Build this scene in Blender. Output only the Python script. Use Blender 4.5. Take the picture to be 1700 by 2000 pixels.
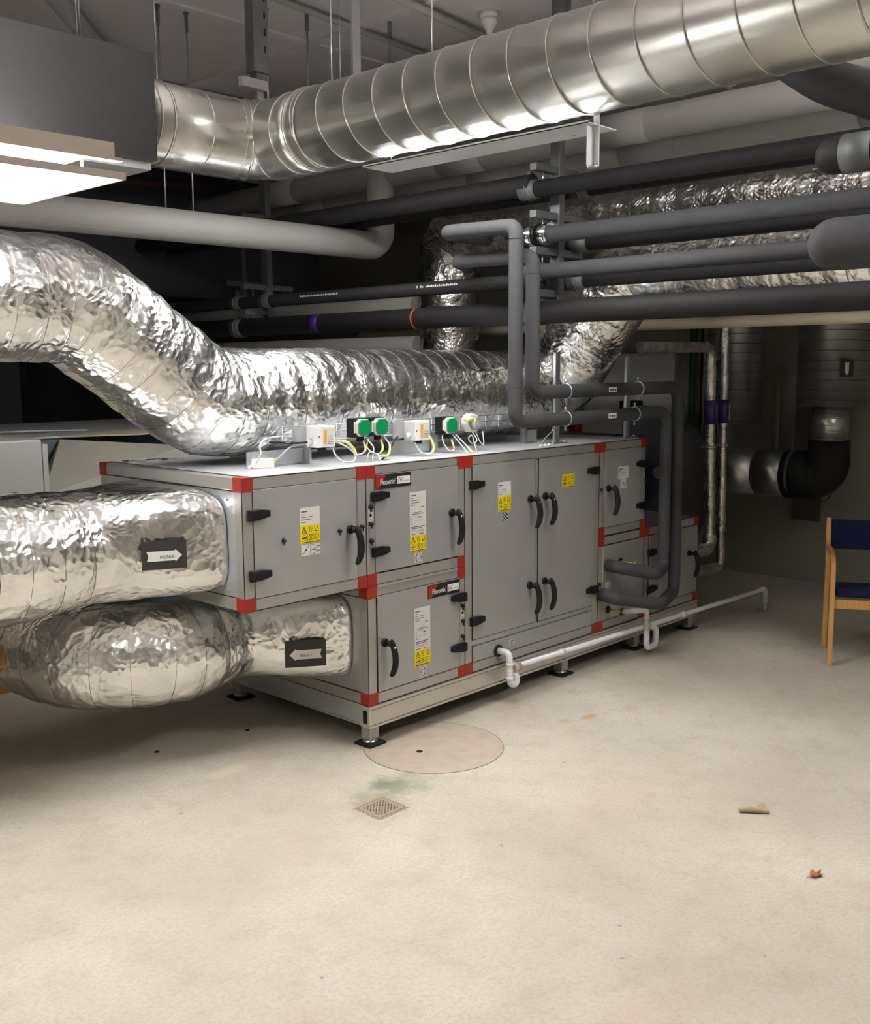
import bpy, math, random
from mathutils import Vector, Matrix, noise
random.seed(7)
C = bpy.context.scene.collection
for o in list(bpy.data.objects): bpy.data.objects.remove(o)
sc = bpy.context.scene
PI = math.pi

# ------------------------------------------------------------------ camera
F, YAW, PITCH, ROLL = 2012.37, 0.81269, 0.14009, -0.006612
cam = bpy.data.cameras.new('camera'); co = bpy.data.objects.new('camera', cam); C.objects.link(co)
cam.sensor_fit = 'HORIZONTAL'; cam.sensor_width = 36.0; cam.lens = 36.0*F/1700.0; cam.clip_start = 0.05
fw = Vector((math.sin(YAW)*math.cos(PITCH), math.cos(YAW)*math.cos(PITCH), -math.sin(PITCH)))
rt = Vector((math.cos(YAW), -math.sin(YAW), 0)); up = rt.cross(fw)
r2 = rt*math.cos(ROLL)+up*math.sin(ROLL); u2 = -rt*math.sin(ROLL)+up*math.cos(ROLL)
M = Matrix((r2, u2, -fw)).transposed().to_4x4(); M.translation = Vector((-2.929, -3.1741, 1.65))
co.matrix_world = M
sc.camera = co
# ------------------------------------------------------------------ world, exposure
w = bpy.data.worlds.new('world'); sc.world = w; w.use_nodes = True
w.node_tree.nodes['Background'].inputs[0].default_value = (.6, .65, .7, 1)
w.node_tree.nodes['Background'].inputs[1].default_value = 0.02
sc.view_settings.view_transform = 'Standard'; sc.view_settings.look = 'None'
sc.view_settings.exposure = 1.2; sc.view_settings.gamma = 1.0; sc.view_settings.use_curve_mapping = False
LAMP_NEAR = 11.0     # emission of the luminaire in view
LAMP_FRONT = 26.0    # emission of the luminaires behind the photographer
LAMP_MID = 19.0       # emission of the narrow luminaire behind the spiral duct
LAMP_COL = (1.0, .985, .965)

# ------------------------------------------------------------------ materials
def srgb(r, g, b):
    f = lambda c: (c/255/12.92) if c/255 <= .04045 else ((c/255+.055)/1.055)**2.4
    return (f(r), f(g), f(b), 1)
def mat(name, col, rough=.5, metal=0.0, var=.06, vscale=6.0, bump=0.0, bscale=60.0, emit=None, alpha=None, trans=None, spec=None):
    m = bpy.data.materials.new(name); m.use_nodes = True
    n = m.node_tree.nodes; l = m.node_tree.links; b = n['Principled BSDF']
    b.inputs['Roughness'].default_value = rough; b.inputs['Metallic'].default_value = metal
    tc = n.new('ShaderNodeTexCoord'); nz = n.new('ShaderNodeTexNoise')
    nz.inputs['Scale'].default_value = vscale; nz.inputs['Detail'].default_value = 6
    l.new(tc.outputs['Object'], nz.inputs['Vector'])
    mx = n.new('ShaderNodeMix'); mx.data_type = 'RGBA'
    c2 = tuple(max(0, c*(1-var*2)) for c in col[:3])+(1,)
    c1 = tuple(min(1, c*(1+var)) for c in col[:3])+(1,)
    mx.inputs[6].default_value = c2; mx.inputs[7].default_value = c1
    l.new(nz.outputs['Fac'], mx.inputs[0]); l.new(mx.outputs[2], b.inputs['Base Color'])
    if bump:
        nb = n.new('ShaderNodeTexNoise'); nb.inputs['Scale'].default_value = bscale; nb.inputs['Detail'].default_value = 4
        l.new(tc.outputs['Object'], nb.inputs['Vector'])
        bp = n.new('ShaderNodeBump'); bp.inputs['Strength'].default_value = bump; bp.inputs['Distance'].default_value = .01
        l.new(nb.outputs['Fac'], bp.inputs['Height']); l.new(bp.outputs['Normal'], b.inputs['Normal'])
    if emit:
        b.inputs['Emission Color'].default_value = (*emit[:3], 1); b.inputs['Emission Strength'].default_value = emit[3]
    if trans is not None:
        b.inputs['Transmission Weight'].default_value = trans
    if spec is not None: b.inputs['Specular IOR Level'].default_value = spec
    return m

def foil_mat(name, base, rough, strength, scale=1.0, dark=0.5):
    m = bpy.data.materials.new(name); m.use_nodes = True
    n = m.node_tree.nodes; l = m.node_tree.links; b = n['Principled BSDF']
    b.inputs['Metallic'].default_value = 1.0
    tc = n.new('ShaderNodeTexCoord')
    # warp
    wn = n.new('ShaderNodeTexNoise'); wn.inputs['Scale'].default_value = 5*scale; wn.inputs['Detail'].default_value = 2
    l.new(tc.outputs['Object'], wn.inputs['Vector'])
    va = n.new('ShaderNodeVectorMath'); va.operation = 'MULTIPLY_ADD'
    l.new(wn.outputs['Color'], va.inputs[0]); va.inputs[1].default_value = (.12, .12, .12); l.new(tc.outputs['Object'], va.inputs[2])
    r = n.new('ShaderNodeTexNoise'); r.noise_type = 'RIDGED_MULTIFRACTAL'
    r.inputs['Scale'].default_value = 15*scale; r.inputs['Detail'].default_value = 4.5; r.inputs['Roughness'].default_value = .45
    l.new(va.outputs[0], r.inputs['Vector'])
    v = n.new('ShaderNodeTexVoronoi'); v.feature = 'F1'; v.inputs['Scale'].default_value = 40*scale
    l.new(va.outputs[0], v.inputs['Vector'])
    lo = n.new('ShaderNodeTexNoise'); lo.inputs['Scale'].default_value = 7*scale; lo.inputs['Detail'].default_value = 1
    l.new(tc.outputs['Object'], lo.inputs['Vector'])
    b1 = n.new('ShaderNodeBump'); b1.inputs['Strength'].default_value = strength; b1.inputs['Distance'].default_value = .006
    b2 = n.new('ShaderNodeBump'); b2.inputs['Strength'].default_value = strength*.75; b2.inputs['Distance'].default_value = .006
    b3 = n.new('ShaderNodeBump'); b3.inputs['Strength'].default_value = strength; b3.inputs['Distance'].default_value = .02
    l.new(r.outputs['Fac'], b1.inputs['Height']); l.new(v.outputs['Distance'], b2.inputs['Height']); l.new(lo.outputs['Fac'], b3.inputs['Height'])
    l.new(b3.outputs['Normal'], b2.inputs['Normal']); l.new(b2.outputs['Normal'], b1.inputs['Normal']); l.new(b1.outputs['Normal'], b.inputs['Normal'])
    rr = n.new('ShaderNodeMapRange'); rr.inputs[3].default_value = rough*.7; rr.inputs[4].default_value = rough*1.5
    l.new(lo.outputs['Fac'], rr.inputs[0]); l.new(rr.outputs[0], b.inputs['Roughness'])
    mx = n.new('ShaderNodeMix'); mx.data_type = 'RGBA'; mx.inputs[6].default_value = tuple(c*dark for c in base[:3])+(1,); mx.inputs[7].default_value = base
    cr = n.new('ShaderNodeMapRange'); cr.inputs[1].default_value = .25; cr.inputs[2].default_value = .6
    l.new(wn.outputs['Fac'], cr.inputs[0]); l.new(cr.outputs[0], mx.inputs[0]); l.new(mx.outputs[2], b.inputs['Base Color'])
    return m

def galv_mat(name, col, rough=.32, metal=.85, streak=(1, 1, 1), sc_=22.0, var=.18, bumpy=True):
    m = bpy.data.materials.new(name); m.use_nodes = True
    n = m.node_tree.nodes; l = m.node_tree.links; b = n['Principled BSDF']
    b.inputs['Metallic'].default_value = metal
    tc = n.new('ShaderNodeTexCoord'); mp = n.new('ShaderNodeMapping'); mp.inputs['Scale'].default_value = streak
    l.new(tc.outputs['Object'], mp.inputs['Vector'])
    v = n.new('ShaderNodeTexVoronoi'); v.inputs['Scale'].default_value = sc_*2.5; l.new(mp.outputs[0], v.inputs['Vector'])
    nz = n.new('ShaderNodeTexNoise'); nz.inputs['Scale'].default_value = sc_*.4; nz.inputs['Detail'].default_value = 5
    l.new(mp.outputs[0], nz.inputs['Vector'])
    ad = n.new('ShaderNodeMix'); ad.data_type = 'FLOAT'; ad.inputs[0].default_value = .75 if bumpy else 1.0
    sx = n.new('ShaderNodeSeparateColor'); l.new(v.outputs['Color'], sx.inputs[0])
    l.new(sx.outputs[0], ad.inputs[2]); l.new(nz.outputs['Fac'], ad.inputs[3])
    mx = n.new('ShaderNodeMix'); mx.data_type = 'RGBA'
    mx.inputs[6].default_value = tuple(c*(1-var) for c in col[:3])+(1,); mx.inputs[7].default_value = tuple(min(1, c*(1+var)) for c in col[:3])+(1,)
    l.new(ad.outputs[0], mx.inputs[0]); l.new(mx.outputs[2], b.inputs['Base Color'])
    rr = n.new('ShaderNodeMapRange'); rr.inputs[3].default_value = rough*.75; rr.inputs[4].default_value = rough*1.3
    l.new(ad.outputs[0], rr.inputs[0]); l.new(rr.outputs[0], b.inputs['Roughness'])
    lo = n.new('ShaderNodeTexNoise'); lo.inputs['Scale'].default_value = 4; lo.inputs['Detail'].default_value = 1; l.new(mp.outputs[0], lo.inputs['Vector'])
    bp = n.new('ShaderNodeBump'); bp.inputs['Strength'].default_value = .10; bp.inputs['Distance'].default_value = .01
    l.new(lo.outputs['Fac'], bp.inputs['Height'])
    if bumpy: l.new(bp.outputs['Normal'], b.inputs['Normal'])
    return m

def floor_mat():
    m = bpy.data.materials.new('painted_concrete_floor'); m.use_nodes = True
    n = m.node_tree.nodes; l = m.node_tree.links; b = n['Principled BSDF']
    tc = n.new('ShaderNodeTexCoord')
    def nz(s, d=4, rough=.55, vec=None):
        t = n.new('ShaderNodeTexNoise'); t.inputs['Scale'].default_value = s; t.inputs['Detail'].default_value = d; t.inputs['Roughness'].default_value = rough
        l.new(vec or tc.outputs['Object'], t.inputs['Vector']); return t
    def mixc(fac, a, bb):
        x = n.new('ShaderNodeMix'); x.data_type = 'RGBA'
        for i, q in ((6, a), (7, bb)):
            if isinstance(q, tuple): x.inputs[i].default_value = q
            else: l.new(q, x.inputs[i])
        l.new(fac, x.inputs[0]); return x.outputs[2]
    def rng(src, a, bb, c=0.0, d=1.0):
        r = n.new('ShaderNodeMapRange'); r.inputs[1].default_value = a; r.inputs[2].default_value = bb; r.inputs[3].default_value = c; r.inputs[4].default_value = d
        l.new(src, r.inputs[0]); return r.outputs[0]
    big = nz(1.1, 5); c = mixc(rng(big.outputs['Fac'], .35, .68), srgb(184, 177, 164), srgb(204, 197, 184))
    med = nz(7, 8, .72); c = mixc(rng(med.outputs['Fac'], .48, .72, 0, .42), c, srgb(150, 140, 124))
    fine = nz(70, 5, .8); c = mixc(rng(fine.outputs['Fac'], .44, .66, 0, .55), c, srgb(160, 150, 132))
    tan = nz(1.9, 3); c = mixc(rng(tan.outputs['Fac'], .62, .74, 0, .22), c, srgb(176, 138, 96))
    # dark pits
    v = n.new('ShaderNodeTexVoronoi'); v.inputs['Scale'].default_value = 6.5; v.inputs['Randomness'].default_value = 1
    l.new(tc.outputs['Object'], v.inputs['Vector'])
    sx = n.new('ShaderNodeSeparateColor'); l.new(v.outputs['Color'], sx.inputs[0])
    g = n.new('ShaderNodeMath'); g.operation = 'GREATER_THAN'; g.inputs[1].default_value = .8; l.new(sx.outputs[0], g.inputs[0])
    pd = n.new('ShaderNodeMath'); pd.operation = 'MULTIPLY'; l.new(rng(v.outputs['Distance'], .03, .055, .55, 0), pd.inputs[0]); l.new(g.outputs[0], pd.inputs[1])
    c = mixc(pd.outputs[0], c, srgb(110, 100, 86))
    # local stains: (x, y, radius, colour, strength)
    sep = n.new('ShaderNodeSeparateXYZ'); l.new(tc.outputs['Object'], sep.inputs[0])
    wob = nz(9, 4, .7)
    for (x, y, rx, ry, col, s) in ((-.22, -.37, .17, .10, srgb(132, 140, 112), .75), (-.24, -.33, .07, .05, srgb(105, 108, 92), .6),
                                   (-.38, -.47, .13, .12, srgb(160, 144, 116), .6), (.86, -.41, .04, .025, srgb(178, 140, 84), .6),
                                   (.98, -.46, .05, .03, srgb(182, 140, 82), .7), (-.85, -1.9, .3, .1, srgb(188, 148, 104), .22),
                                   (-.55, .25, .12, .05, srgb(214, 200, 180), .7), (.3, -1.1, .4, .15, srgb(185, 160, 125), .25), (-.9, -.5, .35, .18, srgb(175, 165, 145), .4)):
        def lin(src, k, off):
            q = n.new('ShaderNodeMath'); q.operation = 'MULTIPLY_ADD'; l.new(src, q.inputs[0]); q.inputs[1].default_value = 1/k; q.inputs[2].default_value = -off/k; return q.outputs[0]
        a = lin(sep.outputs[0], rx, x); bb = lin(sep.outputs[1], ry, y)
        cv = n.new('ShaderNodeCombineXYZ'); l.new(a, cv.inputs[0]); l.new(bb, cv.inputs[1])
        ln = n.new('ShaderNodeVectorMath'); ln.operation = 'LENGTH'; l.new(cv.outputs[0], ln.inputs[0])
        ad = n.new('ShaderNodeMath'); ad.operation = 'MULTIPLY_ADD'; l.new(wob.outputs['Fac'], ad.inputs[0]); ad.inputs[1].default_value = 2.6; l.new(ln.outputs['Value'], ad.inputs[2])
        c = mixc(rng(ad.outputs[0], 1.6, 2.6, s, 0), c, col)
    l.new(c, b.inputs['Base Color']); b.inputs['Roughness'].default_value = .62
    l.new(rng(big.outputs['Fac'], .3, .7, .5, .72), b.inputs['Roughness'])
    bp = n.new('ShaderNodeBump'); bp.inputs['Strength'].default_value = .22; bp.inputs['Distance'].default_value = .004
    l.new(med.outputs['Fac'], bp.inputs['Height']); l.new(bp.outputs['Normal'], b.inputs['Normal'])
    return m

def wood_mat(name, c1, c2):
    m = mat(name, c1, .42, 0, .05)
    n = m.node_tree.nodes; l = m.node_tree.links
    wv = n.new('ShaderNodeTexWave'); wv.inputs['Scale'].default_value = 4; wv.inputs['Distortion'].default_value = 6; wv.inputs['Detail'].default_value = 3
    mp = n.new('ShaderNodeMapping'); mp.inputs['Scale'].default_value = (6, 6, .6)
    tc = n.new('ShaderNodeTexCoord'); l.new(tc.outputs['Object'], mp.inputs['Vector']); l.new(mp.outputs[0], wv.inputs['Vector'])
    mx = n.new('ShaderNodeMix'); mx.data_type = 'RGBA'; mx.inputs[6].default_value = c1; mx.inputs[7].default_value = c2
    l.new(wv.outputs['Fac'], mx.inputs[0]); l.new(mx.outputs[2], n['Principled BSDF'].inputs['Base Color'])
    return m

MT = dict(
    floor=floor_mat(),
    ceiling=mat('painted_ceiling', srgb(222, 216, 217), .85, var=.08, vscale=1.2, bump=.15, bscale=30),
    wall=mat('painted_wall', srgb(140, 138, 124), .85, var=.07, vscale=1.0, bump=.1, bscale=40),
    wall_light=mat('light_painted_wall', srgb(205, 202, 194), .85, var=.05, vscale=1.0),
    wall_unlit=mat('unlit_toned_back_wall', srgb(72, 74, 78), .9, var=.1, vscale=1.0),  # grey paint darkened so the colour carries the unlit far end
    foil=foil_mat('aluminium_foil', (.91, .91, .90, 1), .20, .72, 1.0, .82),
    foil_old=foil_mat('aged_aluminium_foil', (.66, .64, .61, 1), .22, .7, 1.2, .6),
    foil_pipe=foil_mat('foil_pipe_jacket', (.78, .74, .70, 1), .28, .45, 2.0, .6),
    wire=mat('binding_wire_copper', (.20, .15, .13, 1), .5, .6),
    galv=galv_mat('galvanised_duct', (.61, .605, .575, 1), .30, .92, (1, .25, 1), 10, .08, False),
    galv_x=galv_mat('galvanised_duct_elbow', (.62, .615, .585, 1), .28, .92, (1, 1, 1), 8, .08, False),
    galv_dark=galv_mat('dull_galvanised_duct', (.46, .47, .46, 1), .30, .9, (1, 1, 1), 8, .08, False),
    roof=galv_mat('roof_sheet_metal', (.56, .57, .58, 1), .42, .35, (1, 1, 1), 18, .06),
    tray_zinc=galv_mat('bright_zinc_tray', (.86, .88, .90, 1), .30, .5, (1, 1, 1), 18, .04),
    panel=galv_mat('galvanised_panel', (.40, .398, .393, 1), .42, .45, (1, 1, 1), 40, .07),
    side=galv_mat('bright_galvanised_sheet', (.48, .50, .515, 1), .34, .6, (1, 1, 1), 18, .12),
    alu=mat('aluminium_profile', (.44, .42, .395, 1), .38, .55, .03),
    rail=mat('aluminium_rail', (.60, .57, .53, 1), .33, .7, .05, 10),
    red=mat('red_plastic', srgb(152, 38, 28), .45, var=.04),
    black=mat('black_plastic', srgb(17, 17, 19), .5, var=.05, spec=.35),
    gasket=mat('black_gasket', srgb(12, 12, 12), .7),
    white=mat('white_plastic', srgb(226, 224, 222), .35, var=.02),
    pvc=mat('white_pvc', srgb(222, 220, 226), .28, var=.03),
    paper=mat('printed_paper', srgb(205, 203, 198), .6, var=.02),
    ink=mat('grey_ink', srgb(88, 88, 86), .7),
    darkink=mat('black_ink', srgb(20, 20, 20), .6),
    yellow=mat('yellow_sticker', srgb(224, 200, 12), .5, var=.03),
    orange=mat('orange_sticker', srgb(222, 160, 30), .5, var=.03),
    armaflex=mat('grey_pipe_insulation', srgb(68, 68, 70), .75, var=.10, vscale=12, bump=.12, bscale=50, spec=.3),
    armadark=mat('black_pipe_insulation', srgb(31, 30, 31), .7, var=.14, vscale=7, bump=.15, bscale=30, spec=.35),
    whitepipe=mat('white_pipe_jacket', srgb(168, 166, 162), .6, var=.06, vscale=3, bump=.06, bscale=18),
    steel=mat('zinc_plated_steel', (.55, .57, .60, 1), .3, .9, .08, 20),
    steeldark=mat('dull_steel_channel', (.16, .165, .17, 1), .5, .6, .15, 15),
    chrome=mat('polished_clamp', (.80, .82, .85, 1), .12, 1.0, .03),
    clamp=mat('grey_clamp_shell', srgb(92, 95, 95), .55, .2, .05),
    box=mat('dark_grey_box', srgb(66, 66, 66), .85, var=.05, vscale=30, spec=.2),
    tray=mat('luminaire_body', srgb(196, 186, 172), .5, var=.03),
    lamp=None,
    green=mat('green_actuator_cover', srgb(0, 132, 78), .35, var=.05),
    greycable=mat('grey_cable', srgb(196, 196, 202), .45, var=.03),
    yelcable=mat('yellow_sleeve', srgb(212, 206, 132), .5, var=.03),
    greencable=mat('green_cable', srgb(28, 92, 42), .5, var=.05),
    clear=mat('clear_plastic', (.9, .92, .9, 1), .12, 0, .02, trans=.7),
    brass=mat('brass_pipe', srgb(190, 160, 96), .35, .7, .08),
    purple=mat('purple_tape', srgb(60, 28, 92), .35, var=.04),
    rubber=mat('rubber_foot', srgb(20, 20, 21), .8),
    wood=wood_mat('beech_wood', srgb(208, 155, 88), srgb(199, 146, 80)),
    navy=mat('navy_fabric', srgb(14, 16, 62), .95, var=.15, vscale=40, bump=.3, bscale=250),
    tarp=mat('beige_tarpaulin', srgb(176, 172, 160), .6, var=.08, vscale=3),
    cream=mat('cream_jacket', srgb(214, 202, 180), .55, var=.05, vscale=3),
    offwhite=mat('off_white_casing', srgb(198, 196, 192), .5, var=.04, vscale=3),
    steelcab=mat('blue_grey_casing', srgb(104, 112, 118), .5, .3, .06),
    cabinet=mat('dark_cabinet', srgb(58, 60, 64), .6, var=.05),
    plywood=mat('plywood', srgb(176, 130, 70), .7, var=.1, vscale=8),
    hatch=mat('worn_concrete_cover', srgb(188, 174, 158), .7, var=.16, vscale=14, bump=.25, bscale=30),
    drain=mat('drain_plate', srgb(182, 168, 150), .45, .35, .08, 30),
    leaf=mat('dry_leaf', srgb(176, 110, 70), .7, var=.25, vscale=50),
    leafpale=mat('pale_dry_leaf', srgb(176, 160, 126), .75, var=.2, vscale=50),
    hole=mat('dark_hole', srgb(8, 8, 8), .9),
    redpaint=mat('red_mark', srgb(196, 74, 48), .6),
    brown=mat('brown_panel', srgb(88, 74, 60), .8, var=.08),
    signblack=mat('black_sign_card', srgb(46, 42, 40), .6, var=.06),
    rust=mat('rusty_pipe', srgb(60, 34, 24), .7, var=.2, vscale=20),
)
def lamp_mat(name, strength):
    m = bpy.data.materials.new(name); m.use_nodes = True
    n = m.node_tree.nodes; l = m.node_tree.links; b = n['Principled BSDF']
    tc = n.new('ShaderNodeTexCoord'); v = n.new('ShaderNodeTexVoronoi'); v.inputs['Scale'].default_value = 110; v.inputs['Randomness'].default_value = .15
    l.new(tc.outputs['Object'], v.inputs['Vector'])
    nz = n.new('ShaderNodeTexNoise'); nz.inputs['Scale'].default_value = 4; l.new(tc.outputs['Object'], nz.inputs['Vector'])
    r = n.new('ShaderNodeMapRange'); r.inputs[1].default_value = 0; r.inputs[2].default_value = .008*60; r.inputs[3].default_value = strength*1.25; r.inputs[4].default_value = strength*.55
    l.new(v.outputs['Distance'], r.inputs[0])
    r2_ = n.new('ShaderNodeMapRange'); r2_.inputs[1].default_value = .3; r2_.inputs[2].default_value = .65; r2_.inputs[3].default_value = .6; r2_.inputs[4].default_value = 1.3
    l.new(nz.outputs['Fac'], r2_.inputs[0])
    mu = n.new('ShaderNodeMath'); mu.operation = 'MULTIPLY'; l.new(r.outputs[0], mu.inputs[0]); l.new(r2_.outputs[0], mu.inputs[1])
    b.inputs['Base Color'].default_value = (.8, .8, .8, 1)
    b.inputs['Emission Color'].default_value = (*LAMP_COL, 1); l.new(mu.outputs[0], b.inputs['Emission Strength'])
    return m

# ------------------------------------------------------------------ mesh builder
class MB:
    def __init__(s): s.v = []; s.f = []; s.m = []; s.mats = []; s.cur = 0; s.sm = []
    def use(s, m):
        if m not in s.mats: s.mats.append(m)
        s.cur = s.mats.index(m); return s
    def face(s, idx, smooth=False): s.f.append(tuple(idx)); s.m.append(s.cur); s.sm.append(smooth)
    def box(s, x0, x1, y0, y1, z0, z1):
        b = len(s.v)
        s.v += [(x, y, z) for z in (z0, z1) for y in (y0, y1) for x in (x0, x1)]
        for q in ((0, 2, 3, 1), (4, 5, 7, 6), (0, 1, 5, 4), (2, 6, 7, 3), (0, 4, 6, 2), (1, 3, 7, 5)): s.face([b+i for i in q])
        return s
    def obox(s, c, ax, ay, az, hx, hy, hz):
        c, ax, ay, az = map(Vector, (c, ax, ay, az)); b = len(s.v)
        for k in (-1, 1):
            for j in (-1, 1):
                for i in (-1, 1): s.v.append(tuple(c+ax*i*hx+ay*j*hy+az*k*hz))
        for q in ((0, 2, 3, 1), (4, 5, 7, 6), (0, 1, 5, 4), (2, 6, 7, 3), (0, 4, 6, 2), (1, 3, 7, 5)): s.face([b+i for i in q])
        return s
    def prism(s, pts, d):   # closed planar outline pts (3D), extruded by vector d
        b = len(s.v); n = len(pts); d = Vector(d)
        s.v += [tuple(p) for p in pts]+[tuple(Vector(p)+d) for p in pts]
        s.face(range(b, b+n)); s.face(range(b+2*n-1, b+n-1, -1))
        for i in range(n): j = (i+1) % n; s.face((b+i, b+n+i, b+n+j, b+j))
        return s
    def xz(s, pts, y0, y1):  # outline in x,z extruded in y
        return s.prism([(x, y0, z) for x, z in pts], (0, y1-y0, 0))
    def tube(s, pts, r, n=16, caps=True, dome=False, twist=0):
        P = [Vector(p) for p in pts]; k = len(P)
        R = r if isinstance(r, (list, tuple)) else [r]*k
        T = []
        for i in range(k):
            a = P[max(0, i-1)]; c = P[min(k-1, i+1)]; t = (c-a); T.append(t.normalized() if t.length > 1e-9 else Vector((0, 0, 1)))
        u = T[0].orthogonal().normalized()
        if abs(T[0].z) < .9:
            u = (Vector((0, 0, 1))-T[0]*T[0].z).normalized()
        rings = []
        def ring(p, t, u_, rr):
            v_ = t.cross(u_); b = len(s.v)
            for a in range(n):
                th = 2*PI*a/n; s.v.append(tuple(p+(u_*math.cos(th)+v_*math.sin(th))*rr))
            return b
        if dome:
            for q in (80, 60, 40, 20):
                a = math.radians(q); rings.append(ring(P[0]-T[0]*R[0]*math.sin(a), T[0], u, R[0]*math.cos(a)))
        for i in range(k):
            if i: u = (u-T[i]*u.dot(T[i])).normalized()
            rings.append(ring(P[i], T[i], u, R[i]))
        if dome == 2:
            for q in (20, 40, 60, 80):
                a = math.radians(q); rings.append(ring(P[-1]+T[-1]*R[-1]*math.sin(a), T[-1], u, R[-1]*math.cos(a)))
        for i in range(len(rings)-1):
            a, c = rings[i], rings[i+1]
            for j in range(n): j2 = (j+1) % n; s.face((a+j, a+j2, c+j2, c+j), True)
        if caps:
            s.face([rings[0]+j for j in range(n-1, -1, -1)]); s.face([rings[-1]+j for j in range(n)])
        return s
    def ring(s, c, axis, R, r, n=40, m=6):   # torus
        c = Vector(c); ax = Vector(axis).normalized(); u = ax.orthogonal().normalized(); v = ax.cross(u); b = len(s.v)
        for i in range(n):
            th = 2*PI*i/n; d = u*math.cos(th)+v*math.sin(th)
            for j in range(m):
                ph = 2*PI*j/m; s.v.append(tuple(c+d*(R+r*math.cos(ph))+ax*r*math.sin(ph)))
        for i in range(n):
            for j in range(m):
                i2 = (i+1) % n; j2 = (j+1) % m; s.face((b+i*m+j, b+i2*m+j, b+i2*m+j2, b+i*m+j2), True)
        return s
    def text(s, txt, o, xd, zd, height, width=None, bold=False, depth=.0008):
        cu = bpy.data.curves.new('t', 'FONT'); cu.body = txt; cu.size = 1; cu.resolution_u = 2; cu.extrude = 0
        if bold: cu.offset = .006
        ob = bpy.data.objects.new('t', cu); C.objects.link(ob)
        dg = bpy.context.evaluated_depsgraph_get(); dg.update()
        me = bpy.data.meshes.new_from_object(ob.evaluated_get(dg))
        vs = [v.co.copy() for v in me.vertices]
        x0 = min(v.x for v in vs); x1 = max(v.x for v in vs); y0 = min(v.y for v in vs); y1 = max(v.y for v in vs)
        ky = height/(y1-y0); kx = width/(x1-x0) if width else ky
        o, xd, zd = Vector(o), Vector(xd), Vector(zd); nrm = xd.cross(zd); b = len(s.v)
        s.v += [tuple(o+xd*(v.x-x0)*kx+zd*(v.y-y0)*ky+nrm*depth) for v in vs]
        for p in me.polygons: s.face([b+i for i in p.vertices])
        bpy.data.objects.remove(ob); bpy.data.curves.remove(cu); bpy.data.meshes.remove(me)
        return s
    def build(s, name, material=None, parent=None, bevel=0, loc=None):
        me = bpy.data.meshes.new(name)
        off = parent['_o'] if parent is not None else (loc if loc is not None else (0, 0, 0))
        me.from_pydata([(x-off[0], y-off[1], z-off[2]) for x, y, z in s.v], [], s.f)
        if s.mats:
            for m in s.mats: me.materials.append(m)
            me.polygons.foreach_set('material_index', s.m)
        else: me.materials.append(material)
        me.polygons.foreach_set('use_smooth', s.sm)
        me.update()
        import bmesh
        bm = bmesh.new(); bm.from_mesh(me); bmesh.ops.recalc_face_normals(bm, faces=bm.faces); bm.to_mesh(me); bm.free()
        o = bpy.data.objects.new(name, me); C.objects.link(o)
        if parent is not None: o.parent = parent
        else: o.location = off
        o['_o'] = tuple(off)
        if bevel:
            b = o.modifiers.new('bevel', 'BEVEL'); b.width = bevel; b.segments = 2; b.limit_method = 'ANGLE'; b.angle_limit = math.radians(50)
        return o

def tag(o, label, cat, group=None, kind=None):
    o['label'] = label; o['category'] = cat
    if group: o['group'] = group
    if kind: o['kind'] = kind
    return o
def thing(name, label, cat, loc, group=None):
    o = bpy.data.objects.new(name, None); C.objects.link(o); o.location = loc; o['_o'] = tuple(loc); o.empty_display_size = .05
    return tag(o, label, cat, group)
def struct(name, mb, m, **k):
    o = mb.build(name, m, **k); o['kind'] = 'structure'; return o

def fillet(pts, radii, seg=10):
    P = [Vector(p) for p in pts]; out = [P[0]]
    if not isinstance(radii, (list, tuple)): radii = [radii]*(len(P)-2)
    for i in range(1, len(P)-1):
        a = (P[i-1]-P[i]); c = (P[i+1]-P[i]); la, lc = a.length, c.length; a.normalize(); c.normalize()
        ang = a.angle(c); r = radii[i-1]
        if r <= 0 or ang > PI-.02: out.append(P[i]); continue
        d = min(r/math.tan(ang/2), la*.49, lc*.49); r = d*math.tan(ang/2)
        bis = (a+c).normalized(); cen = P[i]+bis*(r/math.sin(ang/2))
        s = P[i]+a*d; e = P[i]+c*d; v0 = s-cen; v1 = e-cen; tot = v0.angle(v1); ax = v0.cross(v1).normalized()
        for k in range(seg+1): out.append(cen+Matrix.Rotation(tot*k/seg, 3, ax) @ v0)
    out.append(P[-1]); return out
def resample(P, step):
    out = [P[0].copy()]; acc = 0
    for i in range(len(P)-1):
        a, b = P[i], P[i+1]; L = (b-a).length
        if L < 1e-7: continue
        t = step-acc
        while t <= L: out.append(a+(b-a)*(t/L)); t += step
        acc = L-(t-step)
    out.append(P[-1].copy()); return out
def smooth_curve(pts, seg=8):
    P = [Vector(p) for p in pts]; out = []
    Q = [P[0]*2-P[1]]+P+[P[-1]*2-P[-2]]
    for i in range(1, len(Q)-2):
        for k in range(seg):
            t = k/seg; a, b, c, d = Q[i-1], Q[i], Q[i+1], Q[i+2]
            out.append(.5*((2*b)+(c-a)*t+(2*a-5*b+4*c-d)*t*t+(3*b-3*c+d-a)*t**3))
    out.append(P[-1]); return out

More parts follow.
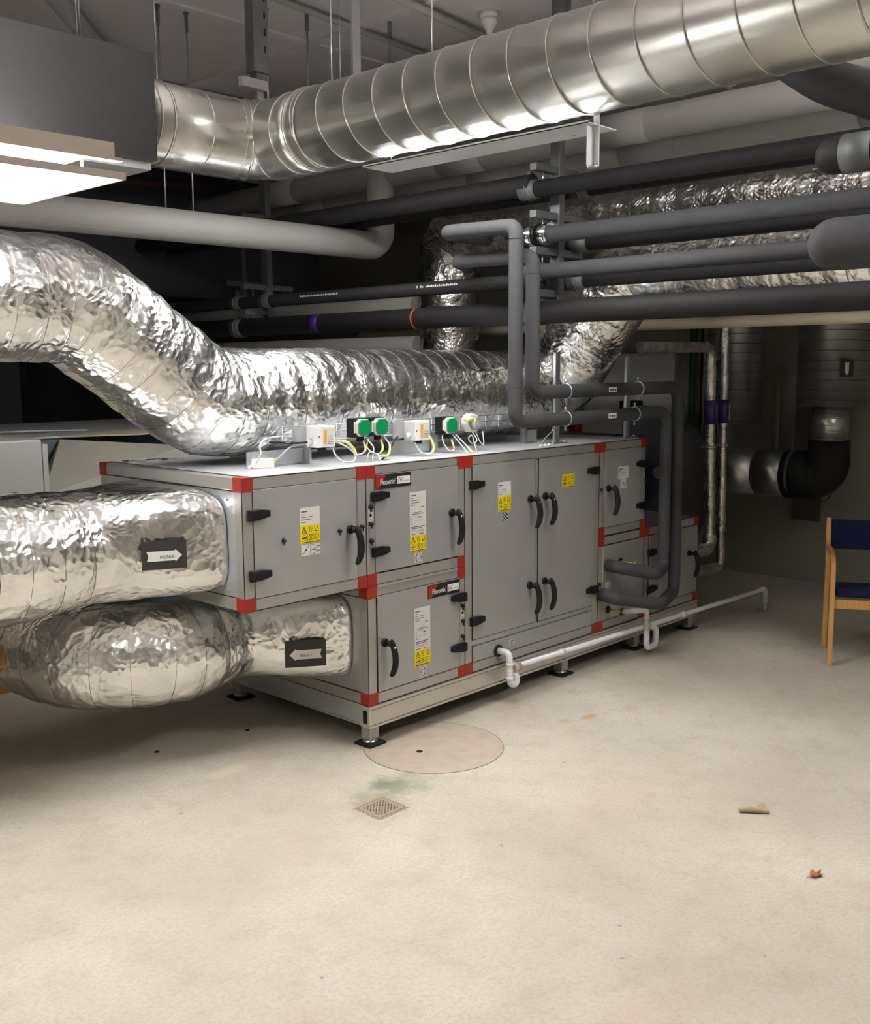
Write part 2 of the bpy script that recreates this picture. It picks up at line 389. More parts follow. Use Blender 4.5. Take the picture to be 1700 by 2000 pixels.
def foil_duct(name, label, path, rad, m, wires=.1, amp=.006, n=80, step=.014, seed=0, wire_off=.05, pinch=.0022, group=None, cat='duct', wr=.0008, wirem=None, sec=None, wire_end=9e9):
    """path: list of Vector; rad: function of arc length fraction -> radius"""
    P = resample(path, step); k = len(P)
    root = thing(name, label, cat, tuple(P[0]), group)
    mb = MB(); T = []
    for i in range(k):
        t = P[min(k-1, i+1)]-P[max(0, i-1)]; T.append(t.normalized())
    u = (Vector((0, 0, 1))-T[0]*T[0].z)
    u = u.normalized() if u.length > .2 else T[0].orthogonal().normalized()
    frames = []; S = 0; Ls = []
    for i in range(k):
        if i: S += (P[i]-P[i-1]).length; u = (u-T[i]*u.dot(T[i])).normalized()
        Ls.append(S); frames.append((P[i], T[i], u.copy()))
    def radius_at(i, th):
        s_ = Ls[i]; am = amp
        if sec:
            a_, b_, e_ = sec(s_); r = 1/((abs(math.cos(th))/b_)**e_+(abs(math.sin(th))/a_)**e_)**(1/e_); am = amp*min(1, .35+s_*1.2)
        else: r = rad(s_/S)
        if wires and s_ > wire_off-.03:
            ph = ((s_-wire_off) % wires)/wires; d = min(ph, 1-ph)*wires
            r -= pinch*math.exp(-(d/.012)**2)
            r += pinch*.6*math.sin(PI*ph)
        p, t, uu = frames[i]; v_ = t.cross(uu); q = p+(uu*math.cos(th)+v_*math.sin(th))*r+Vector((seed*3.1, seed*1.7, seed))
        r += am*noise.noise(q*5)+am*.6*noise.noise(q*13)
        rd = 1-abs(noise.noise(q*17+Vector((5, 5, 5)))*2); r += am*.35*(rd-.5)
        return r
    for i in range(k):
        p, t, uu = frames[i]; v_ = t.cross(uu)
        for a in range(n):
            th = 2*PI*a/n; mb.v.append(tuple(p+(uu*math.cos(th)+v_*math.sin(th))*radius_at(i, th)))
        if i:
            for a in range(n):
                a2 = (a+1) % n; mb.face(((i-1)*n+a, (i-1)*n+a2, i*n+a2, i*n+a), True)
    mb.face(list(range(n-1, -1, -1))); mb.face([(k-1)*n+a for a in range(n)])
    mb.build('foil_jacket', m, root)
    if wires:
        s_ = wire_off; i = 0
        while s_ < S-.02:
            while i < k-1 and Ls[i] < s_: i += 1
            w_ = MB(); p, t, uu = frames[i]; v_ = t.cross(uu); pts = []
            nn = 48; tl = noise.noise(Vector((s_*9, seed, 2)))*.02
            for a in range(nn+1):
                th = 2*PI*a/nn; pts.append(p+(uu*math.cos(th)+v_*math.sin(th))*(radius_at(i, th)+wr*.8)+t*(tl*math.cos(th+1)+.002*noise.noise(Vector((th*3, s_, 1)))))
            w_.tube(pts, wr, 5, caps=False); w_.build('binding_wire', wirem or MT['wire'], root); s_ += wires
    return root

def spiral_duct(root, path, r, m, pitch=.15, n=48, name='duct_shell', seam=True, sr=.0035):
    mb = MB(); mb.tube(path, r, n); mb.build(name, m, root)
    if seam:
        P = resample([Vector(p) for p in path], .01); k = len(P); T = [(P[min(k-1, i+1)]-P[max(0, i-1)]).normalized() for i in range(k)]
        u = (Vector((0, 0, 1))-T[0]*T[0].z); u = u.normalized() if u.length > .2 else T[0].orthogonal().normalized()
        pts = []
        for i in range(k):
            if i: u = (u-T[i]*u.dot(T[i])).normalized()
            v = T[i].cross(u)
            sub = 2 if pitch > .1 else 4
            for q in range(sub):
                f = q/sub; th = 2*PI*(i+f)*.01/pitch
                p = P[i]+T[i]*.01*f
                if i < k-1: pts.append(p+(u*math.cos(th)+v*math.sin(th))*(r+sr*.2))
        s = MB(); s.tube(pts, sr, 6); s.build('lock_seam', m, root)

def pipe(mb, pts, r, rad=.1, n=24, dome=False, seg=8): return mb.tube(fillet(pts, rad, seg), r, n, True, dome)

# ================================================================== ROOM
XR, YB, XL, YF, ZC = 4.68, 7.0, -4.2, -5.6, 3.5
struct('floor', MB().box(XL, XR, YF, YB, -.1, 0), MT['floor'])
struct('ceiling', MB().box(XL, XR, YF, YB, ZC, ZC+.1), MT['ceiling'])
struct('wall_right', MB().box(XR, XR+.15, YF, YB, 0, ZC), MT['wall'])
struct('wall_back', MB().box(XL, XR, YB, YB+.15, 0, ZC), MT['wall_unlit'])
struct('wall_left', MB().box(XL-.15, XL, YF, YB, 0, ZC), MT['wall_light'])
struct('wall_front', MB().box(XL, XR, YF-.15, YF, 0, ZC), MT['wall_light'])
for i, y in enumerate((-2.8, -.6, 1.6, 3.8)):      # cast joints between the ceiling slabs
    struct('trim_%d' % (i+1), MB().box(XL, XR, y, y+.05, ZC-.012, ZC), MT['ceiling'])
for i, x in enumerate((-.9, 1.1)):
    struct('trim_%d' % (i+5), MB().box(x, x+.05, YF, YB, ZC-.018, ZC), MT['ceiling'])

# ================================================================== CEILING SERVICES
def ceiling_pipe(pts, r, label, m='whitepipe'):
    mb = MB(); pipe(mb, pts, r, .05, 16); tag(mb.build('ceiling_pipe', MT[m]), label, 'pipe')
ceiling_pipe([(-.55, 1.55, 3.43), (.55, 2.75, 3.43)], .05, 'white pipe running diagonally under the ceiling above the dark grey box')
ceiling_pipe([(.4, .6, 3.46), (2.6, .9, 3.46)], .022, 'thin white conduit on ceiling beside the cone-shaped smoke detector')
ceiling_pipe([(.2, 1.1, 3.47), (2.2, 1.3, 3.47)], .016, 'thin white conduit on ceiling behind the slotted steel strut')
d = thing('smoke_detector', 'small white cone-shaped smoke detector on the ceiling above the spiral duct', 'smoke detector', (1.46, .56, 3.5))
mb = MB(); mb.tube([(1.46, .56, 3.5), (1.46, .56, 3.47)], .05, 24); mb.build('base', MT['white'], d)
mb = MB(); mb.tube([(1.46, .56, 3.47), (1.46, .56, 3.45), (1.46, .56, 3.40), (1.46, .56, 3.37)], [.045, .042, .018, .012], 24); mb.build('sensor_head', MT['white'], d)

# big round galvanised duct along Y with elbow into the grey box
ZS = 2.61; RS = .1575; XS = -.08; YS = .55
sp = thing('spiral_duct', 'large shiny galvanised spiral duct sweeping across the top under the ceiling', 'duct', (XS, -1, ZS))
spiral_duct(sp, [(XS, -5.5, ZS), (XS, -2.4, ZS), (XS, YS-.36, ZS)], RS, MT['galv'], .158)
arc = fillet([(-.42, YS, ZS), (XS, YS, ZS), (XS, YS-.3, ZS)], .24, 4)
el = MB(); el.tube([(-.744, YS, ZS)]+arc+[(XS, YS-.37, ZS)], RS+.002, 48); el.build('elbow', MT['galv_x'], sp)
for i, (p, a, rr) in enumerate((((-.66, YS, ZS), (1, 0, 0), .004), ((-.60, YS, ZS), (1, 0, 0), .006), ((-.42, YS, ZS), (1, 0, 0), .004),
                                (arc[1], arc[2]-arc[1], .004), (arc[2], arc[3]-arc[1], .006), (arc[3], arc[4]-arc[3], .003), (arc[4], arc[5]-arc[3], .004),
                                ((XS, YS-.27, ZS), (0, 1, 0), .005), ((XS, YS-.36, ZS), (0, 1, 0), .008), ((XS, YS-.42, ZS), (0, 1, 0), .004))):
    MB().ring(p, a, RS+.002, rr, 56, 8).build('elbow_bead', MT['galv_x'], sp)
MB().box(-.742, -.68, YS-.03, YS+.03, ZS+.15, ZS+.22).build('damper_lever', MT['black'], sp, .008)

g = thing('grey_box', 'long dark grey rectangular box hung under the ceiling at left', 'box', (-1.8, .4, 2.413))
MB().box(-3.3, -.745, .30, .78, 2.413, 2.796).build('casing', MT['box'], g, .004)
MB().box(-1.45, -.75, .34, .74, 2.385, 2.412).build('base_plate', MT['side'], g)

def hanger_rod(x, y, z0, z1, label, r=.005, m='steel', group='hanger rods'):
    t = thing('hanger_rod', label, 'rod', (x, y, z1), group)
    MB().tube([(x, y, z0), (x, y, z1)], r, 8).build('rod', MT[m], t)
    MB().tube([(x, y, z1-.10), (x, y, z1-.02), (x, y, z1)], [r*1.8, r*1.8, r*3], 10).build('anchor_sleeve', MT['steeldark'], t)
hanger_rod(.34, 1.7, 2.40, 3.5, 'right of the two hanger rods that reach the white pipe under the duct elbow')
hanger_rod(.17, 1.7, 2.40, 3.5, 'left of the two hanger rods that reach the white pipe under the duct elbow')
hanger_rod(-.74, .86, 2.795, 3.5, 'hanger rod rising behind the right end of the dark grey box', .004)
hanger_rod(-.86, .62, 2.795, 3.5, 'hanger rod rising from the middle of the dark grey box', .006)
hanger_rod(-.28, 1.02, 2.9, 3.5, 'short hanger rod between grey box and elbow bead', .005)
hanger_rod(.60, 1.36, 2.70, 3.5, 'hooked thin rod just right of the thick slotted strut', .006)
hanger_rod(.76, 1.22, 2.70, 3.5, 'hooked thin rod, second right of the thick slotted strut', .006)
hanger_rod(1.15, 1.0, 2.75, 3.5, 'thin hanger rod right of the flat steel hanger bar', .006)
hanger_rod(.12, .30, 2.76, 3.5, 'thin hanger rod beside the thick slotted strut, over the duct bead', .004)
hanger_rod(.16, -.25, 2.72, 3.5, 'thin hanger wire slanting behind the spiral duct near the smoke detector', .003)
# thick slotted strut and flat bars
st = thing('slotted_strut', 'thick slotted steel strut hanging from the ceiling above the duct elbow', 'strut', (-.03, .6, 3.5))
mb = MB(); mb.box(-.075, .005, .58, .64, 2.915, 3.5); mb.build('channel', MT['steeldark'], st, .002)
for z in (3.0, 3.07, 3.14, 3.21, 3.28, 3.35): MB().box(-.02, -.012, .5785, .5815, z, z+.028).build('slot', MT['hole'], st)
MB().box(-.06, -.01, .585, .635, 2.885, 2.915).build('end_bracket', MT['steeldark'], st, .002)
tb = thing('pipe_bracket', 'pale T-shaped bracket just below the slotted strut', 'bracket', (.06, .95, 2.8))
MB().box(-.14, -.005, .58, .61, 2.845, 2.884).build('arm', MT['whitepipe'], tb)
MB().box(-.04, -.005, .611, .63, 2.77, 2.884).build('stem', MT['whitepipe'], tb)
fb = thing('flat_hanger', 'flat steel hanger bar ending on top of the spiral duct', 'hanger', (.16, .22, 3.5))
MB().box(.16, .205, .21, .222, 2.83, 3.5).build('bar', MT['steel'], fb)
MB().box(.155, .21, .195, .235, 2.80, 2.835).build('foot', MT['steel'], fb, .002)
cs = thing('channel_hanger', 'steel channel hanger behind the spiral duct near the top edge', 'hanger', (1.2, -.12, 3.5))
MB().box(1.16, 1.21, -.15, -.10, 2.9, 3.5).build('channel', MT['steeldark'], cs)

# galvanised strip and slotted drop under the spiral duct
cs = thing('galvanised_tray', 'long bright galvanised tray hung under the spiral duct with slotted drop bracket', 'tray', (-.08, -.6, 2.41))
mb = MB(); mb.box(-.10, .06, -1.18, -.12, 2.418, 2.421).box(-.10, -.098, -1.18, -.12, 2.418, 2.426); mb.build('tray_plate', MT['tray_zinc'], cs)
mb = MB(); mb.box(-.085, -.045, -1.165, -1.163, 2.29, 2.418); mb.box(-.047, -.044, -1.185, -1.163, 2.29, 2.45); mb.build('drop_bracket', MT['tray_zinc'], cs)
MB().tube([(-.065, -1.175, 2.290), (-.065, -1.175, 2.283)], .018, 12).build('washer', MT['steel'], cs)

tube_mat = mat('lit_tube', (.9, .9, .9, 1), emit=(*LAMP_COL, 32))
# luminaire in view and two behind the photographer
def luminaire(x0, x1, y0, y1, z, label, strength, group=None, tubes_y=False):
    t = thing('fluorescent_luminaire', label, 'lamp', ((x0+x1)/2, (y0+y1)/2, z), group)
    mb = MB(); mb.box(x0, x1, y0, y1, z, z+.004); mb.build('prismatic_diffuser', lamp_mat('lit_diffuser', strength), t)
    mb = MB()
    for a in ((x0-.008, x1+.008, y0-.008, y0, z-.003, z+.018), (x0-.008, x1+.008, y1, y1+.008, z-.003, z+.018),
              (x0-.008, x0, y0, y1, z-.003, z+.018), (x1, x1+.008, y0, y1, z-.003, z+.018)): mb.box(*a)
    mb.build('diffuser_frame', MT['tray'], t)
    ym = (y0+y1)/2
    if tubes_y:
        mb = MB(); mb.box(x0, x1, y0, y1, z+.0045, z+.09); mb.build('tray_body', MT['tray'], t)
        for yy in (y0+.3, y1-.3): MB().tube([((x0+x1)/2, yy, z+.088), ((x0+x1)/2, yy, 3.5)], .003, 6).build('hanger_wire', MT['steel'], t)
        return t
    for yy in (ym-.17, ym+.17): MB().tube([(x0+.06, yy, z+.040), (x1-.10, yy, z+.040)], .013, 12).build('fluorescent_tube', tube_mat, t)
    mb = MB(); mb.box(x0+.05, x1-.05, ym-.09, ym+.09, z+.075, z+.12); mb.box(x0+.05, x0+.07, y0+.013, y1-.013, z+.06, z+.09); mb.box(x1-.09, x1-.07, y0+.013, y1-.013, z+.06, z+.09); mb.box(x0, x1-.02, y0, y0+.012, z+.055, z+.10); mb.box(x0, x1-.02, y1-.012, y1, z+.055, z+.10)
    mb.box(x0-.01, x1, y0-.01, y0+.02, z+.048, z+.058); mb.box(x0-.01, x1, y1-.02, y1+.01, z+.048, z+.058); mb.box(x0-.02, x0+.01, y0, y1, z+.04, z+.058)
    mb.build('tray_body', MT['tray'], t)
    for xx in (x0+.15, x1-.12):
        mb = MB(); mb.box(xx, xx+.006, y0+.01, y0+.016, z+.015, z+.06); mb.box(xx, xx+.006, y1-.016, y1-.01, z+.015, z+.06); mb.build('clip', MT['tray'], t)
    return t
luminaire(-2.50, -1.286, -.365, .27, 2.2, 'lit fluorescent luminaire with prismatic diffuser hanging below the grey box', LAMP_NEAR)
luminaire(.2, 1.4, -3.3, -2.7, 3.0, 'lit fluorescent luminaire under the ceiling beside the photographer', LAMP_FRONT)
luminaire(.24, .54, -1.15, .85, 2.72, 'narrow fluorescent luminaire hidden behind the spiral duct above the unit', LAMP_MID, tubes_y=True)

# ================================================================== PIPES
# white horizontal pipe with elbow and riser, and the two white pipes along the back
wp = thing('insulated_pipe', 'thick white insulated pipe from the left edge ending in an upturned elbow', 'pipe', (0, 1.7, 2.41))
mb = MB(); pipe(mb, [(-4.1, 1.7, 2.385), (1.735, 1.7, 2.41), (1.735, 1.7, 2.86)], .085, .10, 32, seg=12); mb.build('jacket', MT['whitepipe'], wp)
MB().tube([(-4.1, 1.64, 2.325), (1.66, 1.645, 2.352)], .004, 6).build('jacket_seam', MT['whitepipe'], wp)
for X, Z, r, lab in ((1.78, 2.86, .082, 'thick white insulated pipe high up behind the spiral duct, joined by the riser'),
                     (2.06, 2.80, .075, 'white insulated pipe, lower one of the pair behind the spiral duct')):
    w_ = thing('insulated_pipe', lab, 'pipe', (X, 0, Z))
    MB().tube([(X, 6.9, Z), (X, -5.5, Z)], r, 32).build('jacket', MT['whitepipe'], w_)
    for y in (2.9, 1.2, .1, -1.2):
        MB().tube([(X, y, Z), (X, y-.34, Z)], r+.0025, 32).build('overlap_sleeve', MT['whitepipe'], w_)

PX, PB = 1.28, 1.53
def run(name, X, Z, r, y0, y1, label, m='armadark', clamps=(), cm='clamp', n=28, marks=()):
    t = thing(name, label, 'pipe', (X, (y0+y1)/2, Z))
    MB().tube([(X, y0, Z), (X, y1, Z)], r, n).build('insulation', MT[m], t)
    for y in clamps:
        c_ = MB(); c_.tube([(X, y-.05, Z), (X, y+.05, Z)], r+.006, n); c_.ring((X, y, Z), (0, 1, 0), r+.008, .004, 32, 6); c_.box(X-.012, X+.012, y-.01, y+.01, Z+r, Z+r+.045)
        c_.build('pipe_clamp', MT[cm], t)
    for y, wd, mm in marks: MB().tube([(X, y, Z), (X, y+wd, Z)], r+.0012, n).build('marking_band', MT[mm], t)
    return t
run('insulated_pipe', PX, 2.546, .052, .12, 6.9, 'thick black pipe at top, left part beyond the grey clamp', clamps=(2.55,), marks=((2.75, .12, 'purple'),))
run('insulated_pipe', PX, 2.522, .042, .12, -5.5, 'black pipe at top, right part in front of the upper foil duct', clamps=(.14,))
run('insulated_pipe', PB, 2.545, .045, 6.9, -5.5, 'black pipe at top, hidden half behind its front neighbour', clamps=(.0, 2.4))
run('insulated_pipe', PX, 2.296, .041, .02, -5.5, 'dark grey pipe starting at the polished clamp by the kinked risers', 'armaflex')
ch = thing('polished_clamp', 'polished steel pipe clamp beside the tall kinked grey riser', 'clamp', (PX, .09, 2.296))
MB().tube([(PX, .17, 2.300), (PX, .105, 2.300)], .051, 32).build('shell', MT['chrome'], ch)
MB().tube([(PX, .105, 2.300), (PX, .085, 2.300)], .047, 32).build('rubber_ring', MT['black'], ch)
MB().tube([(PX, .085, 2.300), (PX, .01, 2.300)], .052, 32).build('shell', MT['chrome'], ch)
run('insulated_pipe', PB, 2.27, .040, .3, -5.5, 'dark grey pipe, back neighbour of the one with the polished clamp', 'armadark', clamps=(.0,))
run('insulated_pipe', PX, 2.118, .039, .08, -1.50, 'dark grey pipe running right into the big rounded pipe end', 'armaflex', clamps=(.10,))
run('insulated_pipe', PB, 2.085, .037, .3, -5.5, 'thin dark pipe behind the one that meets the rounded end', 'armadark', clamps=(.02,))
p3l = run('insulated_pipe', PX, 2.078, .038, 6.9, .06, 'black pipe with white print line, left of the grey risers', clamps=(2.62, 2.30))
run('insulated_pipe', PX, 1.918, .058, 6.9, -5.5, 'thickest and lowest black pipe crossing the whole picture', clamps=(.10, 2.60), marks=((1.75, .10, 'purple'), (.93, .012, 'redpaint')))
mb = MB()
for k in range(22):
    if random.random() < .85: mb.box(PX-.040, PX-.0385, .60+k*.014, .60+k*.014+.009, 2.082, 2.090+.004*(k % 2))
for k in range(22):
    if random.random() < .85: mb.box(PX-.040, PX-.0385, 1.55+k*.017, 1.55+k*.017+.011, 2.082, 2.090+.004*(k % 2))
mb.build('printed_marking', MT['paper'], p3l)
# cream pipe / sill below
t = thing('insulated_pipe', 'pale cream pipe running under the lowest black pipe at right', 'pipe', (1.9, 0, 1.87)); MB().tube([(2.75, 3.0, 1.90), (2.75, -5.5, 1.90)], .033, 20).build('jacket', MT['cream'], t)
t = thing('insulated_pipe', 'grey-white pipe behind the two left black pipes', 'pipe', (2.0, 3, 2.0)); MB().tube([(2.2, 6.9, 2.06), (2.2, 1.83, 2.06)], .075, 24).build('jacket', MT['whitepipe'], t)
t = thing('insulated_pipe', 'grey-white pipe lowest at left just above the foil duct', 'pipe', (2.0, 3, 1.8)); MB().tube([(2.2, 6.9, 1.80), (2.2, 1.83, 1.80)], .06, 24).build('jacket', MT['whitepipe'], t)

def post(y, zt, zb, label, arms):
    t = thing('support_post', label, 'post', (1.40, y, zb), 'pipe support posts')
    MB().box(1.378, 1.422, y-.03, y+.03, zb, zt).build('post', MT['steeldark'], t, .002)
    for z in arms:
        MB().box(1.20, 1.60, y-.02, y+.02, z, z+.035).build('cross_arm', MT['steeldark'], t, .002)
        for x in (PX, PB): MB().tube([(x, y, z), (x, y, z-.05)], .004, 8).build('hanger_bolt', MT['steel'], t)
post(.06, 3.5, 1.97, 'dark steel support post between the pipes right of the grey risers', (2.60, 2.375, 2.20, 1.995))
post(2.45, 3.5, 1.97, 'dark steel support post between the pipes left, behind the white pipe', (2.61, 2.16, 1.995))
for (x, y, z) in ((1.9, 3.4, 2.28),):
    t = thing('cross_bracket', 'grey cross-shaped bracket in the gloom behind the left support post', 'bracket', (x, y, z))
    MB().box(x-.02, x+.02, y-.02, y+.02, z-.12, 3.49).build('stem', MT['steeldark'], t)
    if x < 2: MB().box(x-.17, x+.17, y-.03, y-.02, z-.015, z+.02).build('arm', MT['steeldark'], t)

# kinked grey risers
v1 = thing('insulated_riser', 'grey insulated coil pipe, tall left riser dropping lower and ending at the upper stub', 'pipe', (.875, -.1, 1.4))
mb = MB(); mb.tube(fillet([(1.28, .42, 2.305), (.90, .38, 2.305), (.875, -.1, 2.29), (.872, -.1, 1.389), (2.232, -.1, 1.389), (2.235, -.1, .49), (2.0, -.20, .50), (1.80, -.11, .55), (1.80, -.01, .555)], [.07, .045, .05, .08, .05, .06, .05]), .0345, 24)
mb.build('insulation', MT['armaflex'], v1)
for z in (2.23, 1.55): MB().ring((.8735, -.1, z), (0, 0, 1), .0345, .0012, 28, 5).build('insulation_joint', MT['armadark'], v1)
v2 = thing('insulated_riser', 'grey insulated coil pipe, right riser turning above and ending at the lower stub', 'pipe', (1.002, -.1, 1.5))
MB().tube(fillet([(1.28, .55, 2.175), (1.02, .40, 2.175), (1.002, -.1, 2.165), (1.002, -.1, 1.525), (2.355, -.1, 1.525), (2.365, -.1, .33), (2.02, -.22, .33), (1.74, -.10, .39), (1.74, -.01, .40)], [.07, .05, .06, .08, .05, .06, .05]), .0350, 24).build('insulation', MT['armaflex'], v2)
MB().ring((1.002, -.1, 2.08), (0, 0, 1), .035, .0012, 28, 5).build('insulation_joint', MT['armadark'], v2)
for t, z, xs in ((v1, 1.389, (1.27, 1.90)), (v2, 1.525, (1.27, 1.93))):
    for x in xs:
        mb = MB(); mb.ring((x, -.1, z), (1, 0, 0), .0375, .004, 28, 6); mb.tube([(x, -.1, z+.035), (x, -.1, z+.06)], .005, 8); mb.tube([(x, -.1, z-.035), (x, -.1, z-.06)], .005, 8); mb.build('clamp_ring', MT['steel'], t)
    mb = MB(); mb.use(MT['white']).box(1.60, 1.67, -.1375, -.1345, z-.012, z+.014); mb.use(MT['ink'])
    for k in range(3): mb.box(1.606+.02*k, 1.62+.02*k, -.1385, -.1374, z-.004, z+.006)
    mb.build('name_tag', MT['white'], t)
# stands carrying them
for (x, y, zt, lab) in ((1.50, .14, 1.72, 'bright zinc channel stand on the unit top left of the foil bend'), (2.10, .09, 1.70, 'bright zinc channel stand on the unit top at its right end')):
    t = thing('channel_stand', lab, 'stand', (x, y, 1.242))
    mb = MB(); mb.box(x-.02, x+.02, y-.004, y, 1.246, zt); mb.box(x-.02, x-.017, y-.02, y, 1.246, zt); mb.box(x+.017, x+.02, y-.02, y, 1.246, zt); mb.build('channel', MT['steel'], t)
    MB().box(x-.065, x+.065, y-.045, y+.045, 1.2405, 1.246).build('foot_plate', MT['steel'], t, .001)
    for dx in (-.05, .05): MB().tube([(x+dx, y-.03, 1.246), (x+dx, y-.03, 1.256)], .008, 6).build('bolt', MT['steel'], t)
    for z in (1.389, 1.525): MB().tube([(x, y-.1 if y > .1 else y-.1, z), (x, y, z)], .004, 6).build('stay_rod', MT['steel'], t)

# near rounded pipe ends at the right edge
t = thing('insulated_pipe_end', 'large rounded dark grey insulated pipe end entering from the right edge', 'pipe', (.75, -1.6, 2.07))
MB().tube([(.75, -1.64, 2.068), (.75, -2.2, 2.068), (.75, -3.4, 2.068)], .091, 40, True, True).build('insulation', MT['armaflex'], t)
t = thing('insulated_elbow', 'dark insulated elbow with a grey clamp at the right edge below the spiral duct', 'pipe', (.9, -1.6, 2.4))
MB().tube([(.90, -1.56, 2.40), (.90, -3.4, 2.40)], .066, 36, True, True).build('insulation', MT['armadark'], t)
MB().tube([(.90, -1.60, 2.40), (.90, -1.71, 2.40)], .0695, 28).build('clamp_shell', MT['clamp'], t)
t = thing('insulated_elbow', 'black insulated elbow tucked under the spiral duct at the right edge', 'pipe', (.6, -1.7, 2.55))
MB().tube(smooth_curve([(.60, -1.40, 2.80), (.60, -1.55, 2.66), (.60, -1.75, 2.54), (.60, -2.2, 2.40), (.60, -3.6, 2.3)]), .072, 28).build('insulation', MT['armadark'], t)
t = thing('insulated_pipe', 'white pipe bend peeking between the spiral duct and black elbow', 'pipe', (.75, -1.5, 2.65))
MB().tube(smooth_curve([(.78, -1.47, 3.49), (.78, -1.47, 2.80), (.78, -1.52, 2.70), (.80, -1.68, 2.665), (.80, -3.0, 2.65)]), .052, 28).build('jacket', MT['whitepipe'], t)

# ================================================================== FOIL DUCTS
foil = MT['foil']
S1 = fillet([(-4.1, .52, 1.911), (-1.02, .52, 1.911), (-.45, .52, 1.507), (1.93, .50, 1.507), (1.93, -.05, 2.17), (1.93, -3.2, 2.17)], [.34, .30, .16, .2], 14)
foil_duct('foil_duct', 'foil-wrapped duct bending down from the left and lying along the unit top', S1, lambda f: .229 if f < .62 else max(.186, .229-(f-.62)*.45), foil, .105, .007, 88, .014, 1)
def blend(s_, L, A, B):
    t = min(1, max(0, s_/L)); t = t*t*(3-2*t)*.6+t*.4; return tuple(a+(b-a)*t for a, b in zip(A, B))
sec_in = lambda s_: blend(s_, .40, (.420, .207, 5), (.224, .224, 2)) if s_ < .40 else blend(s_-.40, .25, (.224, .224, 2), (.238, .238, 2))
sec_ex = lambda s_: blend(s_, .34, (.415, .203, 5), (.182, .182, 2)) if s_ < .34 else blend(s_-.34, .26, (.182, .182, 2), (.213, .213, 2))
foil_duct('foil_duct', 'upper foil-wrapped intake duct entering the left unit, with the black arrow card pointing right', [Vector((-.6365, .52, .977)), Vector((-1.3, .52, .957)), Vector((-4.1, .52, .985))], None, foil, .12, .009, 96, .012, 2, wire_off=.44, sec=sec_in)
E2 = fillet([(-.0005, .52, .475), (-.99, .52, .475), (-1.0, 1.90, .50)], [.40], 16)
foil_duct('foil_duct', 'lowest foil-wrapped exhaust duct curving away at left, with black card arrow pointing left', E2, None, foil, .105, .008, 96, .012, 3, wire_off=.38, sec=sec_ex)
B_ = fillet([(2.3, 1.63, .02), (2.3, 1.63, 2.52), (2.3, -5.4, 2.50)], .16, 8)
foil_duct('foil_duct', 'dull foil-wrapped riser duct behind the black pipes, turning right at the top', B_, lambda f: .2, MT['foil_old'], .15, .009, 72, .018, 4, wr=.001)
def arrow_card(x0, x1, z0, z1, y, zc_, word, right, label, tilt):
    t = thing('direction_card', label, 'sign', ((x0+x1)/2, y, z0))
    n = 10; W = x1-x0; xc = (x0+x1)/2; cs_, sn_ = math.cos(tilt), math.sin(tilt)
    def rot(mb): mb.v = [(xc+(a-xc)*cs_-(b-y)*sn_, y+(a-xc)*sn_+(b-y)*cs_, c) for a, b, c in mb.v]
    yf = lambda z: y
    mb = MB(); mb.use(MT['signblack'])
    mb.box(x0, x1, y, y+.0015, z0, z1); rot(mb); mb.build('card', None, t)
    h = (z1-z0)*.17; xa, xb = x0+W*.11, x1-W*.11; cz = (z0+z1)/2-.004
    if right: pts = [(xa, cz-h), (xb-W*.15, cz-h), (xb-W*.15, cz-h*1.3), (xb, cz), (xb-W*.15, cz+h*1.3), (xb-W*.15, cz+h), (xa, cz+h), (xa+.006, cz)]
    else: pts = [(xb, cz+h), (xa+W*.15, cz+h), (xa+W*.15, cz+h*1.3), (xa, cz), (xa+W*.15, cz-h*1.3), (xa+W*.15, cz-h), (xb, cz-h), (xb-.006, cz)]
    mb = MB(); mb.prism([(x, yf(z)-.0018, z) for x, z in pts], (0, .0012, 0)); rot(mb); mb.build('arrow', MT['paper'], t)
    mb = MB(); xd = Vector((1, 0, 0)); zd = Vector((0, 0, 1))
    mb.text(word, ((x0+x1)/2-W*(.10 if right else .14), yf(cz-h*.4)-.002, cz-h*.5), xd, zd, h*.62, W*.30, True, .0004); rot(mb); mb.build('lettering', MT['darkink'], t)
arrow_card(-.948, -.782, .903, 1.013, .180, 0, 'INDTAG', True, 'black card with white arrow reading INDTAG on the intake duct', -.42)
arrow_card(-.275, -.098, .372, .490, .196, 0, 'AFKAST', False, 'black card with white arrow reading AFKAST on the exhaust duct', -.60)

